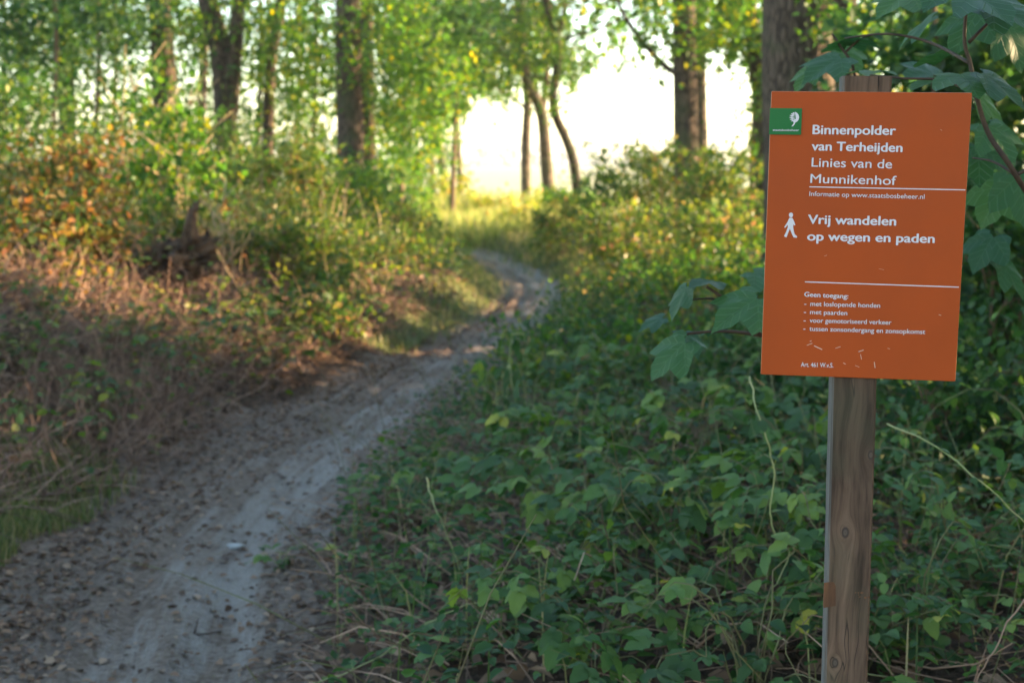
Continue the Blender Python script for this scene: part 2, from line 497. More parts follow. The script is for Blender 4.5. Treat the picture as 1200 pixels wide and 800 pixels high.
def bulk(P, D, Nn, S, T=T_FOLD, Ft=F_FOLD):
    """leaf template T placed at P, pointing along D, with surface normal near Nn and length S"""
    D = D / np.linalg.norm(D, axis=1, keepdims=True)
    Xa = np.cross(D, Nn); Xa /= np.linalg.norm(Xa, axis=1, keepdims=True) + 1e-9
    Za = np.cross(Xa, D)
    S = S[:, None, None]
    Vv = P[:, None, :] + S * (T[None, :, 0:1] * Xa[:, None, :] + T[None, :, 1:2] * D[:, None, :] + T[None, :, 2:3] * Za[:, None, :])
    n, k = len(P), len(T)
    Fs = (Ft[None] + (np.arange(n) * k)[:, None, None]).reshape(-1, 3)
    return Vv.reshape(-1, 3), Fs


def cloud(blobs, n, size, rng, per=9, tl=.45, droop=.1, shell=.35, clear=None):
    n = int(n * 1.3)
    """twigs with leaves along them, filling ellipsoids (cx,cy,cz,rx,ry,rz,weight)"""
    B = np.array(blobs, dtype=float)
    w = B[:, 6] / B[:, 6].sum()
    nt = max(1, n // per)
    bi = rng.choice(len(B), nt, p=w)
    d = rng.normal(size=(nt, 3)); d /= np.linalg.norm(d, axis=1, keepdims=True)
    r = rng.uniform(0, 1, nt) ** (1 / 3.0); r = np.where(rng.random(nt) < shell, r**.5, r)
    O = B[bi, :3] + d * r[:, None] * B[bi, 3:6] * (.92 + .22 * rng.normal(size=(nt, 1)))
    td = d + rng.normal(size=(nt, 3)) * .8 + np.array([0, 0, -droop]); td /= np.linalg.norm(td, axis=1, keepdims=True)
    t = (np.arange(per) + .5) / per
    tlv = tl * rng.uniform(.6, 1.3, nt)
    P = O[:, None, :] + td[:, None, :] * (t[None, :, None] * tlv[:, None, None]) + np.array([0, 0, -1.])[None, None] * (t[None, :, None]**2 * tlv[:, None, None] * .35)
    P = P.reshape(-1, 3) + rng.normal(size=(nt * per, 3)) * size * .35
    D = np.repeat(td, per, axis=0) * .6 + rng.normal(size=(nt * per, 3)) * .75
    Nn = np.array([0, 0, 1.]) + rng.normal(size=(nt * per, 3)) * .55
    S = size * rng.uniform(.6, 1.25, nt * per)
    k1 = 2.2 / max(tl, .25)
    ph = rng.uniform(0, 6.3, 6)
    cl = (np.sin(P[:, 0] * k1 * 1.3 + P[:, 2] * k1 + ph[0]) + np.sin(P[:, 1] * k1 * 1.1 - P[:, 0] * k1 * .7 + ph[1]) + np.sin(P[:, 2] * k1 * 1.9 + P[:, 1] * k1 * .6 + ph[2])
          + .8 * np.sin(P[:, 0] * k1 * 2.9 - P[:, 2] * k1 * 2.3 + ph[3]) + .8 * np.sin(P[:, 1] * k1 * 2.6 + P[:, 2] * k1 * 2.1 + ph[4]))
    k = cl > -.75 + .5 * rng.normal(size=len(P))
    P, D, Nn, S = P[k], D[k], Nn[k], S[k]
    if clear is not None:
        k = clear(P); P, D, Nn, S = P[k], D[k], Nn[k], S[k]
    return P, D, Nn, S


def pb(px, py, Y, rpx, rpy, ry, w=1.0):
    """an ellipsoid at a place in the photograph; radii in photograph pixels across, metres in depth"""
    c = at(px, py, Y); k = Y / FPX
    return (c[0], c[1], c[2], rpx * k, ry, rpy * k, w)


def cam_px(P):
    x, y, z = P[:, 0], P[:, 1], P[:, 2] - CAM_Z
    d = y * math.cos(PITCH) - z * math.sin(PITCH); v = y * math.sin(PITCH) + z * math.cos(PITCH)
    d = np.maximum(d, .1)
    return 600 + FPX * x / d, 400 - FPX * v / d


# openings where the bright field and sky stand free of twigs: the forest edge as it is
GAPS = [(592, 180, 46, 62), (722, 122, 52, 50), (705, 22, 44, 40), (850, 125, 30, 62), (566, 190, 20, 34), (775, 150, 20, 30), (652, 185, 34, 38)]


def not_gap(keep=.14):
    def f(P):
        x, y = cam_px(P)
        k = np.ones(len(P), bool)
        for a, b, c, d in GAPS:
            wv = 1 + .3 * np.sin(x * .11 + y * .07) + .22 * np.sin(y * .19 - x * .05) + .2 * np.sin(x * .31 + y * .23) + .1 * np.sin(y * .6 - x * .4)
            k &= (((x - a) / c)**2 + ((y - b) / d)**2) > wv * 0.95
        return k | (RNG.random(len(P)) < keep)
    return f


# ------------------------------------------------------------------ trees
def smooth_line(pts, n=4):
    P = [np.array(p, dtype=float) for p in pts]
    if len(P) < 3: return [tuple(P[0] + (P[1] - P[0]) * t / n) for t in range(n + 1)]
    out = []
    for i in range(len(P) - 1):
        p0 = P[max(i - 1, 0)]; p1 = P[i]; p2 = P[i + 1]; p3 = P[min(i + 2, len(P) - 1)]
        for k in range(n):
            t = k / n
            out.append(tuple(.5 * ((2 * p1) + (-p0 + p2) * t + (2 * p0 - 5 * p1 + 4 * p2 - p3) * t * t + (-p0 + 3 * p1 - 3 * p2 + p3) * t**3)))
    out.append(tuple(P[-1]))
    return out


def tree(name, label, stem_px, Yd, wpx, crown, n, leaf=.11, lm='leaf_green', top=11.0, forks=(), limbs=(), group='forest trees with bare trunks', bark='bark', seed=1, cat='tree', tl=.6, up=True):
    """stem_px: points of the trunk in the photograph from low to high; forks: further stems [(points, width)]"""
    rnd = random.Random(seed); rng = np.random.default_rng(seed)
    k = Yd / FPX
    pts = [at(px, py, Yd) for px, py in stem_px]
    gx = pts[0][0]; g = gz(gx, Yd)
    if pts[0][2] > g: pts = [np.array([gx - (pts[1][0] - pts[0][0]) * .1, Yd, g - .1])] + pts
    root = empty(name, (gx, Yd, g), label, cat, group)
    dirn = pts[-1] - pts[-2]; dirn = dirn / max(dirn[2], .05)
    zt = pts[-1][2]
    full = list(pts)
    if up and top > zt + 1:
        for f in (.4, 1.0):
            h = (top - zt) * f
            full.append(pts[-1] + np.array([dirn[0] * h * .5 + rnd.uniform(-.2, .2), dirn[1] * h * .3 + rnd.uniform(-.2, .2), h]))
    line = smooth_line(full, 5)
    r0 = wpx * k / 2
    rad = []
    for p in line:
        h = p[2] - g
        r = r0 * (1.12 - .5 * max(0, min(1, (h - 1) / max(top - 1, 1)))) * (1 + .5 * math.exp(-max(h, 0) / .25))
        rad.append(max(r, .012))
    mb = MB(); mb.tube(line, rad, 12 if wpx > 12 else 7, rough=.05, seed=seed)
    link('trunk', mb.mesh('trunk', M[bark], True), root)
    for q, (fp, fw) in enumerate(forks):
        fl = [at(px, py, Yd + rnd.uniform(-.1, .1)) for px, py in fp]
        if len(fl) > 1 and fl[-1][2] > 3.3 and up:
            dd = fl[-1] - fl[-2]; dd = dd / max(abs(dd[2]), .3)
            fl.append(fl[-1] + dd * np.array([1.2, 1, 1.2]) + np.array([0, rnd.uniform(-.4, .4), .6]))
        l2 = smooth_line(fl, 5)
        r2 = [max(fw * k / 2 * (1.05 - .55 * i / len(l2)), .01) for i in range(len(l2))]
        mb = MB(); mb.tube(l2, r2, 8, rough=.05, seed=seed + q)
        link('branch', mb.mesh('branch', M[bark], True), root)
    # limbs into the crown above the frame
    blobs = [pb(*c) for c in crown]
    if up:
        tp = full[-1]
        for q in range(3):
            an = rnd.uniform(0, 6.3); z0 = rnd.uniform(.45, .85) * (top - g) + g
            p0 = min(line, key=lambda p: abs(p[2] - z0)); Ln = rnd.uniform(1.8, 2.8)
            p1 = (p0[0] + math.cos(an) * Ln, p0[1] + math.sin(an) * Ln, p0[2] + rnd.uniform(.8, 1.8))
            mb = MB(); l = wob(p0, p1, 5, .25, rnd); mb.tube(l, [r0 * .38 * (1 - .16 * i) for i in range(6)], 6)
            link('branch', mb.mesh('branch', M[bark], True), root)
            blobs.append((p1[0], p1[1], p1[2] + .4, 1.7, 1.7, 1.0, 0))
        blobs.append((tp[0], tp[1], tp[2] + .3, 2.1, 2.1, 1.3, 0))
    V_, F_ = [], []
    if any(b[6] > 0 for b in blobs) and n:
        q = [b for b in blobs if b[6] > 0]
        v, f = bulk(*cloud(q, int(n * 1.5) if up else n, leaf, rng, tl=tl, clear=not_gap())); V_.append(v); F_.append(f)
    if up:
        q = [(*b[:6], 1) for b in blobs if b[6] == 0]
        v, f = bulk(*cloud(q, 2300, .24, rng, tl=.7, per=6)); F_.append(f + (len(V_[0]) if V_ else 0)); V_.append(v)
    if V_:
        link('crown', mesh('crown', np.concatenate(V_), np.concatenate(F_), M[lm]), root)
    return root


# left side, from the left edge to the gap
tree('oak_tree', 'dim grey trunk nearest the left edge of the photo, mostly hidden by leaves', [(79, 150), (76, 60), (73, 0)], 33, 19,
     [(40, 40, 33, 90, 60, 1.5, 1), (110, 20, 33, 60, 50, 1.5, .7)], 2600, seed=1)
tree('oak_tree', 'straight dark trunk second from the left, behind the sunlit sapling', [(196, 180), (191, 60), (188, 0)], 27, 27,
     [(170, 20, 27, 80, 40, 1.3, 1), (240, 60, 28, 40, 40, 1.2, .6)], 1800, seed=2)
tree('oak_tree', 'forked dark trunk splitting into two stems near the top left', [(266, 220), (263, 120), (258, 60), (244, 0)], 24, 25,
     [(290, 25, 24, 45, 35, 1.2, 1), (220, 10, 24, 50, 25, 1.2, 1)], 1400, forks=[([(268, 135), (275, 60), (280, 0)], 20)], seed=3)
tree('oak_tree', 'slim reddish trunk leaning right between the forked trunk and the thick one', [(313, 230), (315, 120), (319, 60), (330, -5)], 25, 13,
     [(335, 50, 25, 45, 55, 1.2, 1), (365, 90, 26, 30, 40, 1, .8)], 1700, seed=4, lm='leaf_light')
tree('oak_tree', 'thick straight dark trunk left of the path', [(413, 275), (411, 150), (408, 0)], 22.5, 29,
     [(455, 30, 22, 40, 40, 1.0, 1), (370, 40, 23, 35, 50, 1.0, .8), (470, 110, 23, 40, 50, 1, 1), (395, 60, 21.5, 50, 30, .3, .06)], 2300, seed=5, lm='leaf_light')
tree('oak_tree', 'second dark trunk close behind the thick one left of the path', [(432, 240), (431, 100), (430, 0)], 27, 15,
     [(500, 60, 27, 50, 60, 1.2, 1), (470, 160, 27, 40, 40, 1.2, .6)], 2200, seed=6, lm='leaf_light')
tree('slim_tree', 'thin lit trunk just left of the bright opening', [(520, 216), (516, 180), (512, 150), (506, 90), (503, 10)], 46, 10,
     [(515, 90, 46, 45, 60, 2, 1), (480, 120, 46, 40, 40, 2, .6)], 2000, leaf=.17, seed=7, lm='leaf_light', top=8, bark='bark_light')
tree('slim_tree', 'thinnest trunk at the left edge of the bright opening', [(539, 214), (537, 170), (535, 130), (538, 60)], 48, 6,
     [(548, 60, 48, 40, 45, 2, 1), (560, 110, 48, 35, 16, 2, .6)], 1700, leaf=.17, seed=8, lm='leaf_green', top=8, bark='bark_light')
tree('slim_tree', 'leftmost slim trunk of the group standing in the bright opening', [(616, 238), (616, 170), (618, 120), (615, 70)], 38, 10,
     [(590, 50, 38, 55, 45, 1.5, 1), (630, 70, 38, 30, 30, 1.5, .5)], 2000, leaf=.14, seed=9, top=8, bark='bark_light')
tree('slim_tree', 'middle trunk in the bright opening with a branch bending to the left', [(645, 245), (640, 190), (636, 140), (628, 115), (618, 95), (612, 60)], 36, 13,
     [(625, 40, 36, 45, 45, 1.2, 1), (590, 85, 36, 40, 22, 1.2, .5), (605, 10, 36, 50, 25, 1.2, .6)], 2400, leaf=.13, seed=10,
     forks=[([(636, 135), (640, 100), (641, 60), (636, 0)], 7), ([(620, 130), (604, 118), (590, 108), (580, 100)], 3.5)], top=8, bark='bark_light')
tree('slim_tree', 'curved trunk at the right of the group in the bright opening, forked at the top', [(677, 235), (672, 190), (662, 160), (652, 138), (648, 112), (652, 85), (655, 60), (648, 30), (640, 0)], 33, 11,
     [(672, 60, 33, 34, 28, 1.0, 1), (662, 105, 33, 26, 18, 1.0, .5), (700, 75, 33, 22, 12, 1, .4), (640, 20, 33, 25, 22, 1, .7)], 2300, leaf=.12, seed=11,
     forks=[([(653, 45), (660, 20), (662, -5)], 6), ([(648, 100), (632, 90), (615, 84)], 4)], top=8, bark='bark')
# right side
tree('oak_tree', 'straight brown trunk right of the bright opening with a long side branch', [(804, 240), (803, 120), (801, 0)], 21.5, 27,
     [(760, 8, 21.5, 40, 22, 1, 1), (838, 20, 21.5, 32, 36, 1, 1), (775, 55, 21.5, 14, 16, 1, .3)], 1500, leaf=.10, seed=12, lm='leaf_light',
     forks=[([(800, 92), (778, 76), (755, 52), (738, 28), (724, 0)], 7)])
tree('oak_tree', 'paler trunk half hidden behind the straight brown trunk right of the opening', [(822, 210), (820, 100), (819, 0)], 26, 15,
     [(845, 30, 26, 30, 30, 1, 1), (790, 200, 26, 20, 20, 1, .3)], 1100, seed=13, lm='leaf_light', bark='bark_light')
tree('oak_tree', 'mottled trunk leaning left just left of the sign top', [(896, 230), (893, 140), (886, 60), (875, 0)], 23, 20,
     [(862, 20, 23, 30, 40, 1, 1), (880, 90, 22.8, 26, 40, .5, .35)], 1500, seed=14, lm='leaf_light')
tree('oak_tree', 'widest trunk with grey furrowed bark right behind the sign', [(943, 420), (941, 200), (936, 0)], 13.2, 76,
     [(990, 20, 13, 40, 30, .8, 1)], 500, seed=15, leaf=.09)
tree('oak_tree', 'narrower dark trunk close to the right of the widest one', [(990, 300), (989, 120), (987, 0)], 15, 34,
     [(1040, 30, 16, 45, 40, 1, 1)], 1000, seed=16, leaf=.09, lm='leaf_light')
tree('oak_tree', 'thin far trunk right of the two trunks above the sign', [(1012, 200), (1012, 100), (1012, 0)], 26, 9,
     [(1100, 60, 26, 90, 70, 1.4, 1)], 2200, seed=17, lm='leaf_light')
tree('oak_tree', 'thin trunk between leaves at the top right above the sign', [(1135, 300), (1128, 150), (1120, 0)], 20, 12,
     [(1160, 60, 20, 70, 60, 1.4, 1)], 1800, seed=18, lm='leaf_mixed')

# young growth that fills the left background
YG = [
    ('young tree with dark green leaves at the very top left', 60, 19, 60, 120, 1500, 'leaf_dark', [(25, 10, 60, 26), (130, 5, 50, 20), (0, 60, 30, 40)]),
    ('young tree with dark leaves high between the thick trunk and the opening', 412, 24, 60, 120, 1300, 'leaf_dark', [(495, 15, 45, 30), (560, 30, 36, 26), (455, 60, 24, 30)]),
    ('young tree with dark leaves left of the widest trunk', 800, 24, 60, 120, 900, 'leaf_dark', [(845, 20, 30, 24), (895, 50, 18, 40), (760, 10, 26, 14)]),
    ('dark leaved young tree right behind the top of the sign', 1090, 9.6, 60, 120, 2200, 'leaf_dark', [(1090, 40, 50, 40), (1160, 110, 50, 70)]),
    ('thin young tree closing the left side of the bright opening', 505, 41, 60, 120, 1900, 'leaf_light', [(500, 180, 32, 34), (525, 140, 20, 24), (470, 190, 26, 30)]),
    ('tall young tree whose leaves fill the top left corner', 20, 22, 60, 120, 2200, 'leaf_green', [(10, 20, 60, 40), (70, 45, 40, 30), (0, 100, 50, 50)]),
    ('young tree with dense leaves over the first and second trunk', 110, 26, 60, 120, 2000, 'leaf_green', [(120, 30, 50, 30), (100, 110, 45, 40)]),
    ('young tree whose leaves cross the foot of the forked trunk', 235, 26, 60, 120, 1500, 'leaf_green', [(240, 190, 50, 35), (300, 35, 34, 26), (230, 40, 30, 26)]),
    ('young tree standing behind the slim reddish trunk', 345, 38, 60, 120, 2000, 'leaf_green', [(330, 60, 40, 50), (340, 150, 40, 40), (390, 200, 40, 40), (380, 100, 20, 60)]),
    ('wide mass of green leaves at the left edge behind the first trunk', 0, 38, 95, 120, 3000, 'leaf_green', [(0, 60, 80, 70), (10, 170, 70, 60)]),
    ('green young tree between the first and second trunk', 130, 36, 60, 120, 2200, 'leaf_green', [(135, 90, 45, 55), (120, 180, 60, 45), (140, 20, 40, 30)]),
    ('green young tree between the second and the forked trunk', 230, 35, 60, 120, 2300, 'leaf_light', [(225, 110, 40, 60), (230, 200, 50, 40), (220, 30, 30, 35)]),
    ('young tree with pale green leaves right of the forked trunk', 300, 34, 60, 120, 2100, 'leaf_light', [(300, 170, 45, 50), (290, 90, 24, 45), (340, 20, 30, 30)]),
    ('young tree with drooping leaves left of the thick trunk', 365, 32, 60, 120, 2400, 'leaf_light', [(365, 130, 35, 60), (360, 210, 45, 40), (372, 40, 24, 40)]),
    ('leafy young tree right of the thick trunk reaching over the path', 470, 30, 60, 120, 3600, 'leaf_light', [(478, 40, 38, 50), (475, 120, 30, 45), (505, 85, 30, 45), (450, 190, 26, 30)]),
    ('leafy young tree overhanging the left side of the bright opening', 530, 33, 60, 120, 3300, 'leaf_green', [(540, 25, 40, 40), (525, 90, 30, 38), (575, 45, 34, 34), (570, 88, 26, 14)]),
    ('leafy young tree behind the mottled leaning trunk', 880, 23.8, 60, 120, 2000, 'leaf_light', [(865, 30, 24, 40), (880, 190, 40, 40), (840, 215, 30, 30), (905, 100, 16, 60)]),
    ('young tree with light leaves far behind the sign', 1060, 23, 60, 120, 3200, 'leaf_light', [(1060, 60, 50, 50), (1010, 40, 20, 60), (1120, 160, 60, 60), (1080, 0, 60, 30)]),
    ('young tree with light leaves at the right edge', 1180, 20, 60, 120, 3000, 'leaf_mixed', [(1180, 60, 50, 60), (1170, 200, 50, 80), (1130, 20, 40, 40)]),
]
for q, (lab, px, Yd, _, _, n, lm, bl) in enumerate(YG):
    tree('young_tree', lab, [(px, 240), (px + 3, 150), (px + 6, 60), (px + 4, -20)], Yd, 5, [(a, b, Yd, c, d, 1.4, c * d) for a, b, c, d in bl],
         int(n * 1.45), leaf=.13 if Yd > 30 else .12, lm=lm, group='young trees filling the wood', seed=40 + q, up=False, tl=.5, bark='twig')


# ------------------------------------------------------------------ shrubs
ORD = ['first', 'second', 'third', 'fourth', 'fifth', 'sixth', 'seventh', 'eighth', 'ninth', 'tenth', 'eleventh', 'twelfth', 'thirteenth', 'fourteenth', 'fifteenth']
def shrub(name, label, px, Yd, top_py, halfw, n, leaf=.06, lm='leaf_green', stems=7, group='shrubs beside the path', seed=1, cat='shrub', stem_m='twig', blobs=None, x=None, h=None, base_w=.25, stem_r=.010, tl=.3, ry=.6, leaf6=False):
    rnd = random.Random(seed); rng = np.random.default_rng(seed)
    if x is None: x = at(px, 300, Yd)[0]
    g = gz(x, Yd)
    if h is None: h = at(px, top_py, Yd)[2] - g
    W = halfw * Yd / FPX
    root = empty(name, (x, Yd, g), label, cat, group)
    tips = []
    for q in range(stems):
        a = rnd.uniform(0, 6.28); rr = rnd.random()
        p0 = (x + math.cos(a) * base_w * W, Yd + math.sin(a) * base_w * W, 0)
        p0 = (p0[0], p0[1], gz(p0[0], p0[1]) - .03)
        p1 = (x + math.cos(a) * W * (.4 + .6 * rr), Yd + math.sin(a) * min(W, ry) * (.4 + .6 * rr), g + h * rnd.uniform(.65, .98))
        l = wob(p0, p1, 5, .25, rnd, sag=.05)
        mb = MB(); mb.tube(l, [stem_r * (1 - .15 * i) for i in range(6)], 5)
        for c in range(3):
            b0 = l[rnd.randint(2, 4)]
            b1 = b0 + Vector((rnd.uniform(-1, 1), rnd.uniform(-1, 1), rnd.uniform(.2, 1))) * h * .3
            mb.tube(wob(b0, b1, 3, .2, rnd), [stem_r * .5, stem_r * .4, stem_r * .3, stem_r * .2], 4)
        link('stem', mb.mesh('stem', M[stem_m], True), root)
        tips.append(l[-1])
    if n:
        if blobs is None:
            bl = [(x, Yd, g + h * .55, W, ry, h * .45, 2.0)]
            for _ in range(4):
                bl.append((x + rnd.uniform(-.8, .8) * W, Yd + rnd.uniform(-.6, .6) * ry, g + h * rnd.uniform(.35, .85), W * .4, ry * .5, h * .25, .6))
            bl += [(t[0], t[1], t[2], W * .22, W * .22, h * .12, .12) for t in tips]
        else: bl = [pb(a, b, Yd, c, d, ry, e) for a, b, c, d, e in blobs]
        P, D, Nn, S = cloud(bl, n, leaf, rng, per=7, tl=tl, clear=not_gap(.1))
        k = P[:, 2] > height(P[:, 0], P[:, 1]) + .01
        v, f = bulk(P[k], D[k], Nn[k], S[k], *((T_LEAF6, F_LEAF6) if leaf6 else ()))
        link('foliage', mesh('foliage', v, f, M[lm]), root)
    return root


S_ = [
    # label, px, Y, top_py, halfwidth px, n, leaf, material
    ('orange tinted shrub at the far left, lit by low sun', 20, 12.5, 178, 75, 3200, .075, 'leaf_autumn'),
    ('dry leaved shrub left of the sunlit sapling', 105, 13.2, 172, 60, 2200, .07, 'leaf_autumn'),
    ('low shrub with brown and green leaves in front of the far left shrub', 55, 10.2, 235, 75, 2200, .07, 'leaf_autumn'),
    ('dense green shrub between the dead branches and the slim leaning trunk', 330, 15.5, 165, 55, 3400, .07, 'leaf_mixed'),
    ('green shrub left of the thick trunk', 375, 18, 185, 45, 2600, .075, 'leaf_green'),
    ('yellow green low shrub right of the dead branches', 315, 12.2, 255, 50, 2000, .06, 'leaf_mixed'),
    ('bright yellow green low shrub between stump and path', 385, 12.8, 268, 48, 2100, .06, 'leaf_mixed'),
    ('green shrub at the foot of the thick trunk', 440, 20, 205, 38, 2400, .075, 'leaf_green'),
    ('low green shrub on the inner side of the bend', 470, 17.2, 255, 42, 2200, .065, 'leaf_mixed'),
    ('tall green shrub far behind the sapling at the left', 160, 18, 115, 75, 3000, .085, 'leaf_green'),
    ('dark green shrub behind the orange shrubs at the left edge', 40, 17, 95, 85, 3200, .085, 'leaf_green'),
    ('green shrub behind the dead branches', 265, 18.5, 140, 50, 2500, .08, 'leaf_green'),
    ('blue green shrub at the right side of the bright opening', 722, 23, 172, 60, 3000, .09, 'leaf_green'),
    ('green shrub under the straight brown trunk right of the opening', 780, 20, 170, 48, 3000, .08, 'leaf_mixed'),
    ('yellow green shrub lit from behind beside the sign', 850, 18, 180, 50, 3000, .075, 'leaf_mixed'),
    ('low shrub with yellowing leaves right of the bend', 740, 16.5, 245, 55, 2600, .065, 'leaf_mixed'),
    ('low sunlit shrub with yellow leaves left of the sign', 830, 14.5, 245, 60, 2200, .065, 'leaf_mixed'),
    ('low green shrub at the outer side of the bend', 665, 20.5, 232, 32, 1500, .07, 'leaf_mixed'),
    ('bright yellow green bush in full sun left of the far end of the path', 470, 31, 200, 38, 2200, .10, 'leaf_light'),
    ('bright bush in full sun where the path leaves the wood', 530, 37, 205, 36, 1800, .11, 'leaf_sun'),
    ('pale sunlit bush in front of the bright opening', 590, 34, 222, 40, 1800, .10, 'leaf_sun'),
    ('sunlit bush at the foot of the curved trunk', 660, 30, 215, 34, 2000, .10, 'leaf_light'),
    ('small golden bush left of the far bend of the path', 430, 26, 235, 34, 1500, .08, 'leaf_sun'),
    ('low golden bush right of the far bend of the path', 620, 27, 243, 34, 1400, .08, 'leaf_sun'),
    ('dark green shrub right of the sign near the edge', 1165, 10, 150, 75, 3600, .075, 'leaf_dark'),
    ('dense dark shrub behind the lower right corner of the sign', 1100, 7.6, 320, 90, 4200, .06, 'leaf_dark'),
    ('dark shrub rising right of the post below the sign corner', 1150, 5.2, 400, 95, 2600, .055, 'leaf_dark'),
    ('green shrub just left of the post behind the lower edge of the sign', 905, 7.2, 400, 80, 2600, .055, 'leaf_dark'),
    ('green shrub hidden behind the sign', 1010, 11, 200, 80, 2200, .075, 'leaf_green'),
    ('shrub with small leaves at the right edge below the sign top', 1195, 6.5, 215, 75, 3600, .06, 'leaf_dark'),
]
for q, s in enumerate(S_):
    shrub('shrub', s[0], s[1], s[2], s[3], s[4], int(s[5] * 1.1), s[6], s[7], seed=100 + q, ry=min(1.0, s[4] * s[2] / FPX * 1.2))

# hazel sapling in the sun with pale stems
shrub('hazel_sapling', 'sunlit sapling with bright yellow green leaves and pale stems behind the rotten stump', 198, 12.4, 85, 34, 1500, .085, 'leaf_light', stems=8,
      group=None, seed=200, cat='sapling', stem_m='pale_stem', stem_r=.013, base_w=.35, ry=.35,
      blobs=[(205, 190, 38, 50, 1.4), (195, 120, 26, 40, .7), (225, 235, 26, 30, .5), (170, 215, 24, 26, .5)])
shrub('bare_shrub', 'leafless shrub with reddish twigs in the sun right of the rotten stump', 262, 11.6, 200, 22, 60, .06, 'leaf_autumn', stems=7,
      group=None, seed=201, cat='shrub', stem_m='pale_stem', stem_r=.011, ry=.2)
shrub('tall_thin_shrub', 'thin pale stems rising above the bushes left of the second trunk', 165, 15, 40, 14, 150, .08, 'leaf_light', stems=3,
      group=None, seed=202, cat='shrub', stem_m='pale_stem', stem_r=.014, ry=.2)

# unseen shrubs added right of the path to block the sun, then oaks
for q, (x, y, h, w) in enumerate([(4.6, 1.5, 3.4, 1.3), (5.0, 3.6, 3.6, 1.3), (4.9, 5.6, 3.2, 1.2), (6.2, 7.6, 3.0, 1.3), (7.0, 9.6, 2.6, 1.2), (8.6, 6.2, 4.0, 1.5), (8.0, 2.8, 4.4, 1.5), (10.5, 9.5, 3.6, 1.4), (4.4, 4.6, 3.2, 1.0), (6.4, 5.2, 4.0, 1.3), (6.6, 11.0, 3.0, 1.0), (8.2, 11.6, 3.4, 1.2)]):
    shrub('unseen_shade_shrub', f'{ORD[q]} tall unseen shrub added for shade beyond the right edge of the picture', 0, y, 0, w * FPX / y, 4200, .14, 'leaf_dark', x=x, h=h, seed=300 + q, group='unseen shade shrubs right of the picture', ry=w, tl=.4)


def shade_oak(x, y, seed, proto=[]):  # oak added out of view to shade the scene
    rnd = random.Random(seed)
    g = gz(x, y)
    if len(proto) < 3:
        root = empty('oak_tree', (0, 0, 0), 'unseen leafy oak added for shade outside the picture', 'tree', 'unseen shade oaks around the viewpoint')
        line = [(0, 0, -.2), (.05, 0, 1.5), (.1, .08, 4), (.0, .2, 7), (.15, .1, 9.5)]
        mb = MB(); mb.tube(smooth_line(line, 3), [.26, .22, .21, .2, .19, .18, .17, .16, .15, .13, .11, .08, .05], 10, rough=.05)
        link('trunk', mb.mesh('trunk', M['bark'], True), root, False)
        bl = [(0, 0, 8.5, 2.4, 2.4, 1.8, 2)]
        for k in range(6):
            a = k * 1.05 + rnd.random(); p0 = (0.05, .1, 4.3 + k * .6); L_ = rnd.uniform(2, 3)
            p1 = (math.cos(a) * L_, math.sin(a) * L_, p0[2] + rnd.uniform(.4, 1.4))
            mb = MB(); mb.tube(wob(p0, p1, 5, .25, rnd), [.08, .07, .055, .045, .03, .02], 6)
            link('branch', mb.mesh('branch', M['bark'], True), root, False)
            bl.append((p1[0], p1[1], p1[2] + .2, 1.6, 1.6, .9, 1))
        v, f = bulk(*cloud(bl, 6000, .22, np.random.default_rng(seed), tl=.7, per=6))
        link('crown', mesh('crown', v, f, M['leaf_green']), root, False)
        proto.append(root)
    else:
        src = proto[seed % 3]
        root = src.copy(); COL.objects.link(root)
        for ch in list(src.children):
            c = ch.copy(); COL.objects.link(c); c.parent = root
    root['label'] = 'unseen leafy oak added for shade outside the picture, ' + ORD[seed - 500] + ' around the viewpoint'
    root.location = (x, y, g); root.rotation_euler = (0, 0, rnd.uniform(0, 6.3))
    s = rnd.uniform(.9, 1.15); root.scale = (s, s, s)
    return root


for q, (x, y) in enumerate([(5.8, -2.5), (7.4, 4.2), (-5.6, 2.2), (-8.5, 8.5), (-3.2, -5), (2.0, -7.5), (-10, 17), (9.8, 9.0), (12.5, 2), (12, 15), (-14, 26), (-7, -3)]):
    shade_oak(x, y, 500 + q)

# ------------------------------------------------------------------ leaf blades for the near plants
def leaflet(V_, F_, UV, base, direc, nrm, L_, W_, seg=5, fold=.18, droop=.25, teeth=.0):
    direc = Vector(direc).normalized(); nrm = Vector(nrm).normalized()
    side = direc.cross(nrm).normalized(); nrm = side.cross(direc)
    b = len(V_); base = Vector(base)
    for i in range(seg + 1):
        t = i / seg
        w = W_ * .5 * (math.sin(math.pi * min(1, (t * .93 + .04))**.8) ** .8 if 0 < i < seg else 0.02)
        w *= (1 + teeth * (1 if i % 2 else -1))
        c = base + direc * (t * L_) - nrm * (droop * L_ * t * t)
        for s_ in (-1, 0, 1):
            V_.append(tuple(c + side * (w * s_) + nrm * (fold * w * abs(s_))))
            UV.append((s_ * w / W_ * 2, t))
    for i in range(seg):
        for s_ in (0, 1):
            a = b + i * 3 + s_
            F_.append((a, a + 1, a + 4, a + 3))


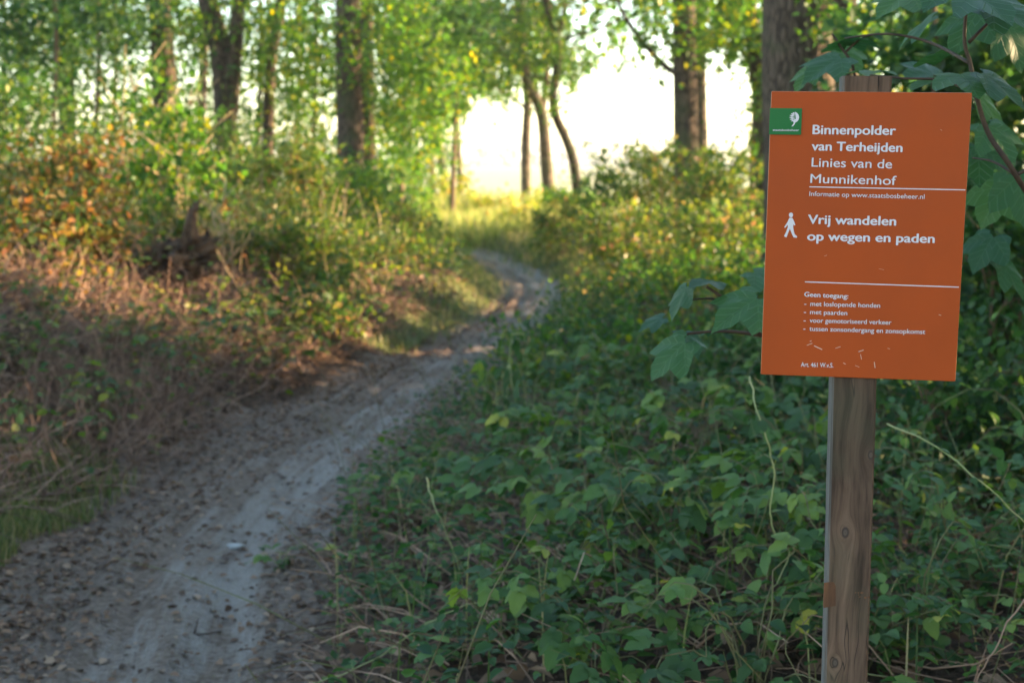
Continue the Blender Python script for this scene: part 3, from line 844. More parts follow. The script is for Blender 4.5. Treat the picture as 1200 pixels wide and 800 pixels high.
def blade_mesh(name, kind, seed, m):
    rnd = random.Random(seed)
    V_, F_, UV = [], [], []
    j = lambda a=.15: rnd.uniform(-a, a)
    if kind == 'bramble':      # three toothed leaflets on a stalk
        L_ = .055 * rnd.uniform(.9, 1.1)
        leaflet(V_, F_, UV, (0, .03, 0), (j(), 1, j()), (j(), 0, 1), L_, L_ * .72, 6, .2, .3 + j(), .1)
        for s_ in (-1, 1):
            leaflet(V_, F_, UV, (0, .022, 0), (s_ * .95, .45 + j(), j()), (j(), j(), 1), L_ * .85, L_ * .58, 6, .2, .3 + j(), .1)
    elif kind == 'oval':       # an opposite pair of small rounded leaves
        L_ = .036 * rnd.uniform(.9, 1.2)
        for s_ in (-1, 1):
            leaflet(V_, F_, UV, (0, .004, 0), (s_, .35 + j(), .1 + j()), (j(), j(), 1), L_, L_ * .68, 5, .12, .2 + j(), 0)
    elif kind == 'single':     # single pointed leaf
        L_ = .06
        leaflet(V_, F_, UV, (0, .012, 0), (j(), 1, j()), (j(), 0, 1), L_, L_ * .6, 6, .16, .35 + j(), .05)
    me = mesh(name, V_, F_, m, uv=UV, smooth=True)
    # stalk
    return me


LM = {'bramble': [blade_mesh('bramble_leaf', 'bramble', s, M['bramble']) for s in range(5)],
      'oval': [blade_mesh('oval_leaf', 'oval', s, M['oval']) for s in range(5)],
      'single': [blade_mesh('pointed_leaf', 'single', s, M['bramble']) for s in range(4)]}


def plant_proto(name, kind, canes, per, rad, h, seed, scale=1.0, cane_m='cane'):
    """arching stems carrying leaves that are objects of their own; returned unlinked as a list"""
    rnd = random.Random(seed)
    parts = []
    for c in range(canes):
        a = 2 * math.pi * c / canes + rnd.uniform(-.4, .4)
        reach = rad * rnd.uniform(.35, 1.15); top = h * rnd.uniform(.25, 1.05)
        p = []
        n = 7
        for i in range(n + 1):
            t = i / n
            z = top * (math.sin(t * 2.2) / math.sin(1.57)) * (1 - .25 * t * t)
            rr = reach * t**1.2
            p.append(Vector((math.cos(a + .3 * t) * rr + rnd.uniform(-.02, .02), math.sin(a + .3 * t) * rr + rnd.uniform(-.02, .02), z - (.02 if i == 0 else 0))))
        mb = MB(); mb.tube(p, [.0032 - .0003 * i for i in range(n + 1)], 4, cap=False)
        parts.append(('cane' if kind != 'oval' else 'stem', mb.mesh('cane', M[cane_m], True), Matrix.Identity(4)))
        for k in range(per):
            t = .10 + .90 * (k + rnd.random() * .6) / per
            f = t * n; i0 = min(int(f), n - 1)
            q = p[i0].lerp(p[i0 + 1], f - i0)
            tg = (p[i0 + 1] - p[i0]).normalized()
            az = math.atan2(tg.y, tg.x) + (1 if k % 2 else -1) * rnd.uniform(.4, 1.3)
            if k == per - 1: az = math.atan2(tg.y, tg.x)
            q = q + Vector((math.cos(az), math.sin(az), .15)) * rnd.uniform(0, .03)
            m = Matrix.Translation(q) @ Matrix.Rotation(az - math.pi / 2, 4, 'Z') @ Matrix.Rotation(rnd.gauss(-.05, .3), 4, 'X') @ Matrix.Rotation(rnd.gauss(0, .3), 4, 'Y')
            s = rnd.uniform(.7, 1.45) * scale
            kd = kind
            if kind == 'bramble' and rnd.random() < .12: kd = 'single'
            parts.append(('leaf', rnd.choice(LM[kd]), m @ Matrix.Scale(s, 4)))
    return parts


PR = {'bramble': [plant_proto('bramble', 'bramble', 13, 10, .50, .43, 600 + s, .94) for s in range(4)],
      'oval': [plant_proto('snowberry', 'oval', 14, 11, .44, .48, 620 + s, 1.0, 'cane') for s in range(3)],
      'small': [plant_proto('seedling', 'bramble', 4, 5, .2, .25, 640 + s, .8, 'vine') for s in range(2)]}


def place_plant(name, label, cat, group, kind, x, y, rz, sc, szz=1.0, tilt=(0, 0), keep=1.0, rnd=random):
    r = empty(name, (x, y, gz(x, y)), label, cat, group)
    r.rotation_euler = (tilt[0], tilt[1], rz)
    r.scale = (sc, sc, sc * szz)
    for (nm, me, m) in rnd.choice(PR[kind]):
        if keep < 1 and nm == 'leaf' and rnd.random() > keep: continue
        o = bpy.data.objects.new(nm, me); COL.objects.link(o)
        o.parent = r; o.matrix_local = m
    return r


rnd = random.Random(77)
rows = [(3.2, .33, 'row at the bottom edge'), (3.75, .37, 'second row up'), (4.5, .44, 'third row up'), (5.45, .54, 'fourth row up'), (6.4, .66, 'fifth row up'), (7.5, .75, 'sixth row up')]
nl = 0
for (y, sp, desc) in rows:
    x0 = float(centre(y)) + float(hwid(y)) + .22
    if y < 3.6: x0 = -.32
    x1 = .40 * y + .25
    n = max(2, int(round((x1 - x0) / sp)))
    for k in range(n):
        x = x0 + (x1 - x0) * (k + .5) / n + rnd.uniform(-.12, .12)
        small = .74 if y < 4 else (.85 if y < 5 else .95)
        kind = 'oval' if (rnd.random() < (.7 if x > .8 and y < 5 else .3)) else 'bramble'
        yy = y + rnd.uniform(-.2, .2)
        hh = 1.0 + .25 * (x - x0) / 2
        if k == 0: hh = .6
        nm, lb = (('bramble_bush', 'bramble bush with toothed leaves') if kind == 'bramble' else ('leafy_shrub', 'low shrub with oval leaves'))
        place_plant(nm, f'{lb}, {ORD[k]} from path in {desc}', 'bush', 'low bushes on the right of the path', kind, x, yy, rnd.uniform(0, 6.3), rnd.uniform(.9, 1.15) * (.8 if k == 0 else 1.05) * small, hh, (rnd.uniform(-.1, .1), rnd.uniform(-.1, .1)), keep=(.4 if .25 < x < .75 and y < 4.2 else .92), rnd=rnd)
# some on the near left bank
for k, (px, py, Yd) in enumerate([(60, 500, 7.4), (20, 440, 8.2), (110, 470, 8.0), (160, 420, 9.0), (60, 400, 9.2), (230, 430, 9.6), (320, 430, 10.0), (290, 380, 10.6), (390, 400, 11.4)]):
    x = at(px, py, Yd)[0]
    place_plant('bramble_bush', f'{ORD[k]} straggling bramble from the left foreground up the brown bank', 'bush', 'brambles on the left bank', 'bramble', x, Yd, rnd.uniform(0, 6.3), rnd.uniform(.9, 1.2), .9, keep=.45, rnd=rnd)
# seedling standing on the path edge
p = at(332, 690, 5.3)
place_plant('seedling', 'small green seedling alone on the sandy path edge', 'plant', None, 'small', p[0], 5.25, 1, .75, .6, rnd=rnd)
p = at(590, 420, 6.6)
place_plant('tall_bramble_shoot', 'thin shoot with dark leaves standing up before the path bend', 'plant', None, 'small', -.05, 6.6, 2, 1.0, 3.0, rnd=rnd)

# farther low bushes right of the path: one foliage mesh each
rnd = random.Random(78)
for (y, sp, desc) in [(8.7, .85, 'just short of the bend'), (10.0, .95, 'level with the start of the bend'), (11.6, 1.1, 'beside the bend'), (13.4, 1.3, 'just beyond the bend')]:
    x0 = float(centre(y)) + float(hwid(y)) + .35
    x1 = .37 * y
    n = max(2, int(round((x1 - x0) / sp)))
    for k in range(n):
        x = x0 + (x1 - x0) * (k + .5) / n + rnd.uniform(-.15, .15)
        shrub('low_bush', f'{ORD[k]} low green bush from the path, {desc}', 0, y + rnd.uniform(-.2, .2), 0, .62 * FPX / y, 1500, .052, 'leaf_green' if rnd.random() < .75 else 'leaf_mixed',
              x=x, h=(.34 if k == 0 else rnd.uniform(.45, .7)), seed=700 + int(y * 10) + k, stems=5, group='low bushes farther along the right side', cat='bush', stem_r=.005, ry=.6, tl=.14, stem_m='cane', leaf6=y < 11)
rnd = random.Random(79)
for k, (x, y, h) in enumerate([(-1.75, 10.9, .35), (-4.2, 9.6, .6), (-1.75, 12.2, .45), (-2.7, 12.0, .5), (-1.3, 14.2, .45), (-2.2, 14.6, .6), (-1.2, 16.8, .5), (-3.4, 7.3, .3)]):
    shrub('low_bush', f'low yellowing bush on the left bank, {ORD[k]} counting along the path edge', 0, y, 0, .6 * FPX / y, 1500, .055, 'leaf_mixed', x=x, h=h, seed=800 + k,
          stems=5, group='low bushes on the left bank', cat='bush', stem_r=.004, ry=.5, tl=.14, stem_m='cane', leaf6=y < 11)


# ------------------------------------------------------------------ what nobody could count
def on_ground(x, y): return height(x, y)


def tubes3(P0, P1, mid, r, n=4):
    """many thin three-sided curved stems as one mesh"""
    m = len(P0)
    t = np.linspace(0, 1, n)
    C = (1 - t)[None, :, None]**2 * P0[:, None] + 2 * ((1 - t) * t)[None, :, None] * mid[:, None] + (t**2)[None, :, None] * P1[:, None]
    d = P1 - P0; d /= np.linalg.norm(d, axis=1, keepdims=True) + 1e-9
    a = np.cross(d, np.array([.31, .2, .93])); a /= np.linalg.norm(a, axis=1, keepdims=True) + 1e-9
    b = np.cross(d, a)
    out = []
    for k in range(3):
        an = 2 * math.pi * k / 3
        out.append(C + (a * math.cos(an) + b * math.sin(an))[:, None, :] * (r[:, None] * (1 - .6 * t[None]))[:, :, None])
    V_ = np.stack(out, 2)  # m,n,3,3
    idx = np.arange(m)[:, None, None] * (n * 3)
    F_ = []
    for i in range(n - 1):
        for k in range(3):
            F_.append([i * 3 + k, i * 3 + (k + 1) % 3, (i + 1) * 3 + (k + 1) % 3, (i + 1) * 3 + k])
    F_ = (np.array(F_)[None] + idx).reshape(-1, 4)
    return V_.reshape(-1, 3), F_


def scatter(n, x0, x1, y0, y1, fn, rng):
    x = rng.uniform(x0, x1, n * 3); y = y0 + (y1 - y0) * rng.random(n * 3)
    k = rng.random(n * 3) < fn(x, y)
    return x[k][:n], y[k][:n]


def stems(name, label, n, box, fn, Lr, up, r, m, seed, sway=.5):
    rng = np.random.default_rng(seed)
    x, y = scatter(n, *box, fn, rng)
    z = on_ground(x, y)
    P0 = np.stack([x, y, z], 1) + np.stack([rng.normal(size=len(x)) * .02, rng.normal(size=len(x)) * .02, rng.uniform(-.02, up[2], len(x))], 1)
    a = rng.uniform(0, 2 * math.pi, len(x)); e = rng.uniform(up[0], up[1], len(x)); L_ = rng.uniform(*Lr, len(x))
    P1 = P0 + np.stack([np.cos(a) * np.cos(e), np.sin(a) * np.cos(e), np.sin(e)], 1) * L_[:, None]
    mid = (P0 + P1) / 2 + rng.normal(size=P0.shape) * (L_ * .16)[:, None] + np.array([0, 0, .1]) * L_[:, None]
    v, f = tubes3(P0, P1, mid, r * rng.uniform(.4, 1.5, len(x)))
    o = link(name, mesh(name, v, f, M[m]))
    return props(o, label, kind='stuff')


left = lambda x, y: ((x < centre(y) - hwid(y) - .25) & (x > -.42 * y - 1.0)) * np.clip(1.5 - (centre(y) - hwid(y) - x) / 5, .3, 1)
left_far = lambda x, y: left(x, y) * (y > 8)
right = lambda x, y: ((x > centre(y) + hwid(y) + .1) & (x < .42 * y + .6)) * 1.0
stems('dry_stems', 'tangle of dry brown stems covering the left bank', 8000, (-6, 0, 4.6, 13), left, (.15, .5), (-.35, 1.1, .10), .0038, 'dry', 1)
stems('dead_undergrowth', 'dead brown stems under the bushes right of the path', 4500, (-1.5, 4, 2.6, 10), right, (.12, .45), (-.1, .5, .05), .0026, 'dry', 2)
stems('pale_stalks', 'pale dry stalks standing in the sun on the left bank', 380, (-6.5, -1, 11.3, 15.5), left_far, (.3, .9), (.5, 1.4, .05), .0045, 'pale_stem', 4)
stems('pale_dry_grass', 'pale dry grass tuft on the brown bank', 2600, (-3.4, -1.7, 6.2, 9.5), lambda x, y: np.exp(-((x + 2.35) / .35)**2 - ((y - 8.0) / .7)**2), (.2, .5), (.3, 1.5, .03), .002, 'dry', 3)


def fallen(name, label, n, box, fn, size, seed, lift=.0, m='dead_leaf', tilt=.25, T=T_LEAF6, Ft=F_LEAF6):
    rng = np.random.default_rng(seed)
    x, y = scatter(n, *box, fn, rng)
    z = on_ground(x, y) + .006 + rng.uniform(0, 1, len(x)) * lift
    a = rng.uniform(0, 2 * math.pi, len(x))
    D = np.stack([np.cos(a), np.sin(a), rng.normal(size=len(x)) * tilt * .6], 1)
    Nn = np.array([0, 0, 1.]) + rng.normal(size=(len(x), 3)) * tilt
    T2 = T.copy(); T2[:, 2] += .12 * np.abs(T2[:, 0]) * 2 - .1 * (T2[:, 1] - .5)**2
    v, f = bulk(np.stack([x, y, z], 1), D, Nn, size * rng.uniform(.5, 1.3, len(x)), T2, Ft)
    return props(link(name, mesh(name, v, f, M[m])), label, kind='stuff')


onpath = lambda x, y: (np.abs(x - centre(y)) < hwid(y) + .5) * np.where(np.abs(x - centre(y) - .15) < .3, .35, 1.0)
fallen('fallen_leaves', 'scattered brown fallen leaves lying on the dirt path', 9000, (-3, 1.5, 3.4, 16), onpath, .036, 11)
stems('undergrowth_twigs', 'thin bare twigs sticking out of the bushes right of the path', 420, (-1, 3.5, 2.9, 8), right, (.3, .75), (.2, 1.3, .06), .0022, 'cane', 6)
fallen('leaf_drift', 'drifts of brown leaves and crumbs along both edges of the path', 9000, (-3, 1.5, 3.4, 15), lambda x, y: (np.exp(-((np.abs(x - centre(y)) - hwid(y) + .05) / .16)**2)) * np.clip(.55 + noise2(x * 3, y * 3) * 6, 0, 1), .03, 18, .01, tilt=.4)
fallen('leaf_litter', 'brown leaf litter on the left bank', 9000, (-6, 0, 4.3, 15), left, .06, 12, .10, tilt=.5)
fallen('leaf_litter', 'brown leaf litter under the bushes right of the path', 9000, (-1.6, 5, 2.6, 14), right, .06, 13, .04, tilt=.4)
# low leafy ground cover
fallen('ground_cover', 'low green ground cover leaves among the bushes right of the path', 20000, (-1.2, 5, 2.8, 14), right, .042, 14, .30, 'leaf_dark', .45)
fallen('ground_cover', 'green and yellow leaves growing through the brown stems of the left bank', 7000, (-6, 0, 5.2, 18), lambda x, y: left(x, y) * np.interp(y, [5, 9], [.3, 1]), .06, 15, .42, 'leaf_mixed', .5)
fallen('ground_cover', 'green leaves mixed in farther right side growth', 9000, (-1, 9, 13, 24), right, .07, 16, .45, 'leaf_mixed', .5, T_FOLD, F_FOLD)
fallen('ground_cover', 'lit leaves of the far left undergrowth', 8000, (-9, 0, 13, 26), lambda x, y: (x < centre(y) - hwid(y) - .4) * 1.0, .07, 17, .5, 'leaf_mixed', .5, T_FOLD, F_FOLD)


def grass(name, label, n, box, fn, h, m, seed, w=.006):
    rng = np.random.default_rng(seed)
    x, y = scatter(n, *box, fn, rng)
    z = on_ground(x, y)
    k = len(x)
    a = rng.uniform(0, 2 * math.pi, k); ln = rng.uniform(.1, .7, k); H = h * rng.uniform(.5, 1.2, k)
    base = np.stack([x, y, z - .01], 1)
    tip = base + np.stack([np.cos(a) * ln * H, np.sin(a) * ln * H, H], 1)
    mid = base * .5 + tip * .5 + np.stack([-np.cos(a) * ln * H * .18, -np.sin(a) * ln * H * .18, H * .12], 1)
    s = np.stack([-np.sin(a), np.cos(a), np.zeros(k)], 1) * w
    V_ = np.stack([base - s, base + s, mid + s * .8, mid - s * .8, tip], 1).reshape(-1, 3)
    o5 = (np.arange(k) * 5)[:, None]
    F_ = np.concatenate([o5 + np.array([0, 1, 2]), o5 + np.array([0, 2, 3]), o5 + np.array([3, 2, 4])])
    return props(link(name, mesh(name, V_, F_, M[m])), label, kind='stuff')


grass('grass', 'green grass patch at the left edge of the foreground', 9000, (-3.2, -1.7, 4.6, 7.2), lambda x, y: np.exp(-((x + 2.2 + .1 * (y - 5.5)) / .28)**2) * 1.0 * (x < centre(y) - hwid(y) - .15), .12, 'grass', 21, .003)
grass('grass', 'short grass strip on the inner side of the bend', 16000, (-4, 2, 11.5, 30), lambda x, y: np.exp(-((x - centre(y) + hwid(y) + .22) / .22)**2), .11, 'grass', 22, .005)
grass('grass', 'grass verge on the outer side of the bend', 16000, (-3, 3, 12.5, 30), lambda x, y: np.exp(-((x - centre(y) - hwid(y) - .35) / .32)**2), .16, 'grass', 23, .006)
grass('long_grass', 'thin green grass blades among the bushes right of the path', 900, (-1, 3.5, 3, 9), right, .34, 'grass', 26, .0025)
grass('tall_grass', 'sunlit yellow tall grass where the wood opens to the field', 15000, (-6, 4, 25, 36), lambda x, y: (np.abs(x - centre(y)) > .45) * 1.0, .45, 'reed', 24, .012)
grass('tall_grass', 'yellow grass at the foot of the slim trees before the field', 14000, (-8, 8, 34, 46), lambda x, y: np.ones_like(x) * .9, .7, 'reed', 25, .018)

# far side of the field
rng = np.random.default_rng(31)
bl = [(x, 620 + rng.uniform(-15, 15), rng.uniform(1, 3), rng.uniform(9, 15), 5, rng.uniform(5, 10), 1) for x in np.arange(-260, 320, 12)]
v, f = bulk(*cloud(bl, 26000, 1.6, rng, per=4, tl=3))
props(link('distant_trees', mesh('distant_trees', v, f, M['far_leaf'])), 'faint bluish line of trees beyond the field', kind='stuff')

# ------------------------------------------------------------------ rotten stump, sticks, stone, vines
def stump():
    c = at(207, 322, 10.9); g = gz(c[0], 10.9) + .04
    root = empty('rotten_stump', (c[0], 10.9, g), 'dark rotten upturned stump with a ragged spike on the left bank', 'stump')
    sm_ = simple_mat('rotten_wood', (0.012, 0.008, 0.006), (0.15, 0.09, 0.055), 14, .95, bump=.8, dist=.03)
    rn = random.Random(3)
    import bmesh
    bm = bmesh.new(); bmesh.ops.create_icosphere(bm, subdivisions=4, radius=1)
    from mathutils import noise
    for v_ in bm.verts:
        d = v_.co.copy()
        r = 1 + .45 * noise.noise(d * 1.8 + Vector((3, 1, 2))) + .4 * noise.noise(d * 4.5) + .3 * noise.noise(d * 11)
        v_.co = Vector((d.x * .23 * r, d.y * .17 * r, d.z * .15 * r + .12))
        v_.co.z += .05 * (v_.co.x + .1) / .2
    me = bpy.data.meshes.new('root_mass'); bm.to_mesh(me); bm.free(); me.materials.append(sm_)
    link('root_mass', me, root, False)
    for (x0, z0, x1, z1, r) in [(.11, .12, .17, .44, .07), (.02, .15, .08, .33, .05), (-.05, .12, -.12, .26, .045), (.16, .2, .2, .33, .035), (-.15, .08, -.30, .13, .05), (.05, .1, .26, .12, .05), (-.1, .1, -.27, .02, .05)]:
        l = wob((x0, rn.uniform(-.05, .05), z0), (x1, rn.uniform(-.12, .08), z1), 4, .3, rn)
        mb = MB(); mb.tube(l, [r, r * .95, r * .8, r * .6, r * .38], 9, rough=.35, seed=int(x1 * 100))
        for q in range(5):
            e0 = l[-1] + Vector((rn.uniform(-1, 1), rn.uniform(-1, 1), -.3)) * r * .4
            mb.tube([e0, e0 + (l[-1] - l[-2]).normalized() * rn.uniform(.03, .09) + Vector((rn.uniform(-.02, .02), 0, 0))], [r * .22, r * .04], 5)
        link('root', mb.mesh('root', sm_), root, False)

    root.scale = (1.15, 1.0, 1.3)


stump()


def stick(label, px0, px1, Yd, r, m='pale_stem', name='broken_branch', cat='branch', zoff=0.0, seed=1):
    rn = random.Random(seed)
    a = at(*px0, Yd); b = at(*px1, Yd)
    g = Vector(((a[0] + b[0]) / 2, Yd, min(a[2], b[2])))
    l = wob(a, b, 6, .12, rn)
    mb = MB(); mb.tube([p - g for p in l], [r * (1 - .1 * i) for i in range(7)], 6, rough=.1)
    for i in (2, 4):
        q = l[i] - g
        mb.tube([q, q + Vector((rn.uniform(-.05, .05), rn.uniform(-.03, .03), rn.uniform(.02, .06)))], [r * .6, r * .2], 5)
    o = bpy.data.objects.new(name, mb.mesh(name, M[m], True)); COL.objects.link(o); o.location = g
    return props(o, label, cat)


stick('pale broken branch leaning up to the right below the stump', (206, 405), (251, 379), 9.4, .012, seed=1)
stick('short pale stick lying level just left of the leaning broken branch', (200, 386), (232, 383), 9.6, .008, seed=2)
stick('pale stick poking up left of the rotten stump', (125, 285), (148, 310), 11.4, .012, seed=3)
stick('dark twig lying across the sandy rut near the bottom', (165, 752), (262, 738), 4.62, .007, 'dark_twig', 'twig', 'twig', seed=4)
stick('pale stick hanging in the growth right of the bend', (742, 276), (760, 300), 15, .016, seed=5)


def vine(label, pts, r=.0022, m='vine', name='vine', cat='vine'):
    P = [at(a, b, c) for a, b, c in pts]
    g = np.array([P[0][0], P[0][1], P[0][2]])
    rv = random.Random(len(label))
    l = [Vector(p) - Vector(g) + Vector((rv.uniform(-1, 1), rv.uniform(-1, 1), rv.uniform(-1, 1))) * .003 for p in smooth_line(P, 5)]
    mb = MB(); mb.tube(l, [r * (1 - .5 * i / len(l)) for i in range(len(l))], 5)
    o = empty(name, g, label, cat, 'climbing stems in the undergrowth')
    link('stem', mb.mesh('stem', M[m], True), o, False)
    if m == 'vine':
        for i in range(3, len(l) - 1, 2):
            lf = bpy.data.objects.new('leaf', rv.choice(LM['single'])); COL.objects.link(lf); lf.parent = o
            lf.matrix_local = Matrix.Translation(l[i]) @ Matrix.Rotation(rv.uniform(0, 6.3), 4, 'Z') @ Matrix.Rotation(rv.uniform(-.6, .3), 4, 'X') @ Matrix.Scale(rv.uniform(.4, .75), 4)
    return o


vine('pale green vine arching from the bottom left of the bushes to the right', [(350, 805, 3.6), (400, 790, 3.6), (450, 765, 3.55), (500, 730, 3.5), (560, 705, 3.5), (640, 702, 3.6), (690, 712, 3.7)])
vine('pale vine running down steeply through the middle of the bushes', [(500, 560, 4.2), (512, 600, 4.1), (530, 640, 4.1), (541, 680, 4.1), (545, 705, 4.1)])
vine('curling pale vine hanging left of the post', [(878, 440, 3.4), (890, 490, 3.3), (906, 545, 3.3), (903, 600, 3.3), (910, 630, 3.3), (925, 650, 3.3), (905, 690, 3.3), (880, 715, 3.4)])
vine('long thin stem sloping down right of the post', [(1040, 495, 3.2), (1100, 525, 3.1), (1150, 565, 3.0), (1195, 605, 3.0), (1230, 640, 3.0)])
vine('thin brown stem rising behind the bushes left of the post', [(728, 715, 3.7), (716, 650, 3.7), (703, 590, 3.7)], .003, 'dark_twig')
vine('thin pale stem bending to the left at the bottom right', [(1210, 690, 2.9), (1175, 740, 2.9), (1150, 790, 2.9), (1130, 830, 2.9)], .0022, 'dry')
vine('low brown stem lying across the shade left of the post', [(690, 770, 3.6), (740, 735, 3.5), (800, 735, 3.5), (870, 760, 3.4), (930, 745, 3.4)], .0025, 'dry')

# pale stone on the path
c = at(272, 646, 5.7)
import bmesh
bm = bmesh.new(); bmesh.ops.create_icosphere(bm, subdivisions=2, radius=1)
for v_ in bm.verts:
    v_.co = Vector((v_.co.x * (.036 + .012 * math.sin(5 * v_.co.y)) * random.uniform(.8, 1.15), v_.co.y * .028 * random.uniform(.8, 1.15), v_.co.z * .014))
me = bpy.data.meshes.new('stone'); bm.to_mesh(me); bm.free()
me.materials.append(simple_mat('pale_stone', (.34, .33, .33), (.5, .49, .48), 40, .7)); me.polygons.foreach_set('use_smooth', [True] * len(me.polygons))
o = link('stone', me); o.location = (c[0], 5.75, gz(c[0], 5.75) + .008)
props(o, 'flat pale stone lying on the sandy path', 'stone')

# ------------------------------------------------------------------ maple saplings beside the sign
def maple_mesh(seed):
    rn = random.Random(seed)
    pts = []
    # outline from stalk round five pointed lobes (angle, radius)
    prof = [(-172, .18), (-150, .46), (-128, .66), (-112, .66), (-100, .60), (-84, .72), (-66, .90), (-54, .99), (-46, .84), (-33, .68), (-22, .84), (-10, .96), (0, 1.12)]
    prof = prof + [(-a, r) for a, r in prof[::-1][1:]]
    for a, r in prof:
        an = R(a) ; r *= rn.uniform(.95, 1.05)
        pts.append((math.sin(an) * r * .5, math.cos(an) * r * .5 + .12))
    V_ = [(0, .02, 0)]; UV = [(0, 0)]
    lob = [R(a) for a in (-125, -58, 0, 58, 125)]
    for (x, y) in pts:
        an = math.atan2(x, y - .05); d = math.hypot(x, y - .05)
        near = min(abs(an - l) for l in lob)
        z = .10 * d * min(1, near / .5) - .34 * d * d
        V_.append((x, y, z)); UV.append((math.sin(near) * d * 2, d))
    # inner ring for shape
    n = len(pts)
    for (x, y) in pts:
        xi, yi = x * .5, .02 + (y - .02) * .5
        an = math.atan2(x, y - .05); d = math.hypot(xi, yi - .02)
        near = min(abs(an - l) for l in lob)
        V_.append((xi, yi, .10 * d * min(1, near / .5) - .34 * d * d)); UV.append((math.sin(near) * d * 2, d))
    F3 = []
    for k in range(n - 1):
        F3 += [(0, 1 + n + k, 1 + n + k + 1), (1 + n + k, 1 + k, 1 + k + 1), (1 + n + k, 1 + k + 1, 1 + n + k + 1)]
    return mesh('maple_leaf', V_, F3, M['maple'], uv=UV, smooth=True)


MM = [maple_mesh(s) for s in range(4)]


def leaf_frame(pos, direc, nrm, s):
    d = Vector(direc).normalized(); n = Vector(nrm)
    x = d.cross(n).normalized(); n = x.cross(d)
    m = Matrix((x, d, n)).transposed().to_4x4()
    return Matrix.Translation(pos) @ m @ Matrix.Scale(s, 4)


def maple(label, base, stems_, leaves, seed):
    """stems_: polylines (px,py,Y); leaves: (px,py,Y,size,dir,normal)"""
    rn = random.Random(seed)
    root = empty('maple_sapling', base, label, 'sapling')
    for st, r in stems_:
        P = [at(*p) if len(p) == 3 and p[2] is not None else p for p in st]
        l = smooth_line(P, 5)
        mb = MB(); mb.tube(l, [r * (1 - .55 * i / len(l)) for i in range(len(l))], 7, rough=.05)
        link('stem', mb.mesh('stem', M['dark_twig'], True), root)
    for k, (px, py, Yd, s, d, n) in enumerate(leaves):
        o = bpy.data.objects.new('leaf', rn.choice(MM)); COL.objects.link(o); o.parent = root
        c = Vector(at(px, py, Yd)) - Vector(base)
        m = leaf_frame((0, 0, 0), d, n, s * (1.3 if py > 250 else 1.22))
        mid = m @ Vector((0, .38, -.03))
        o.matrix_local = Matrix.Translation(c - mid) @ m
    return root


# sapling left of the sign: stem rises behind the sign
bx, by = .62, 3.0
maple('maple sapling with drooping grey green leaves at the left edge of the sign', (bx, by, gz(bx, by)),
      [([(1005, 900, 3.0), (1000, 600, 3.0), (978, 440, 2.9), (893, 393, 2.75), (862, 360, 2.7), (828, 336, 2.7)], .006),
       ([(893, 393, 2.75), (850, 388, 2.75), (800, 392, 2.75), (778, 402, 2.75)], .004),
       ([(862, 362, 2.7), (835, 350, 2.75), (806, 352, 2.75)], .003),
       ([(978, 440, 2.9), (920, 300, 3.0), (915, 200, 3.0)], .004)],
      [(858, 368, 2.62, .125, (-.75, -.3, -.35), (.1, -.35, .9)),
       (822, 331, 2.7, .085, (-.5, -.5, .05), (-.1, -.25, .95)),
       (793, 357, 2.75, .085, (-.5, -.2, -.7), (-.6, -.2, .6)),
       (779, 424, 2.7, .115, (-.75, -.1, -.62), (-.4, -.45, .75)),
       (872, 345, 2.85, .09, (.2, -.4, .1), (0, -.2, 1)),
       (838, 385, 2.95, .08, (-.3, .5, -.2), (0, -.3, 1)),
       (812, 405, 3.0, .08, (.3, -.5, -.4), (.2, -.2, 1)),
       (905, 330, 3.0, .1, (.5, -.4, -.2), (0, -.3, 1)),
       (760, 380, 3.1, .07, (-.8, 0, -.3), (0, -.3, 1))], 1)
bx, by = 1.25, 2.9
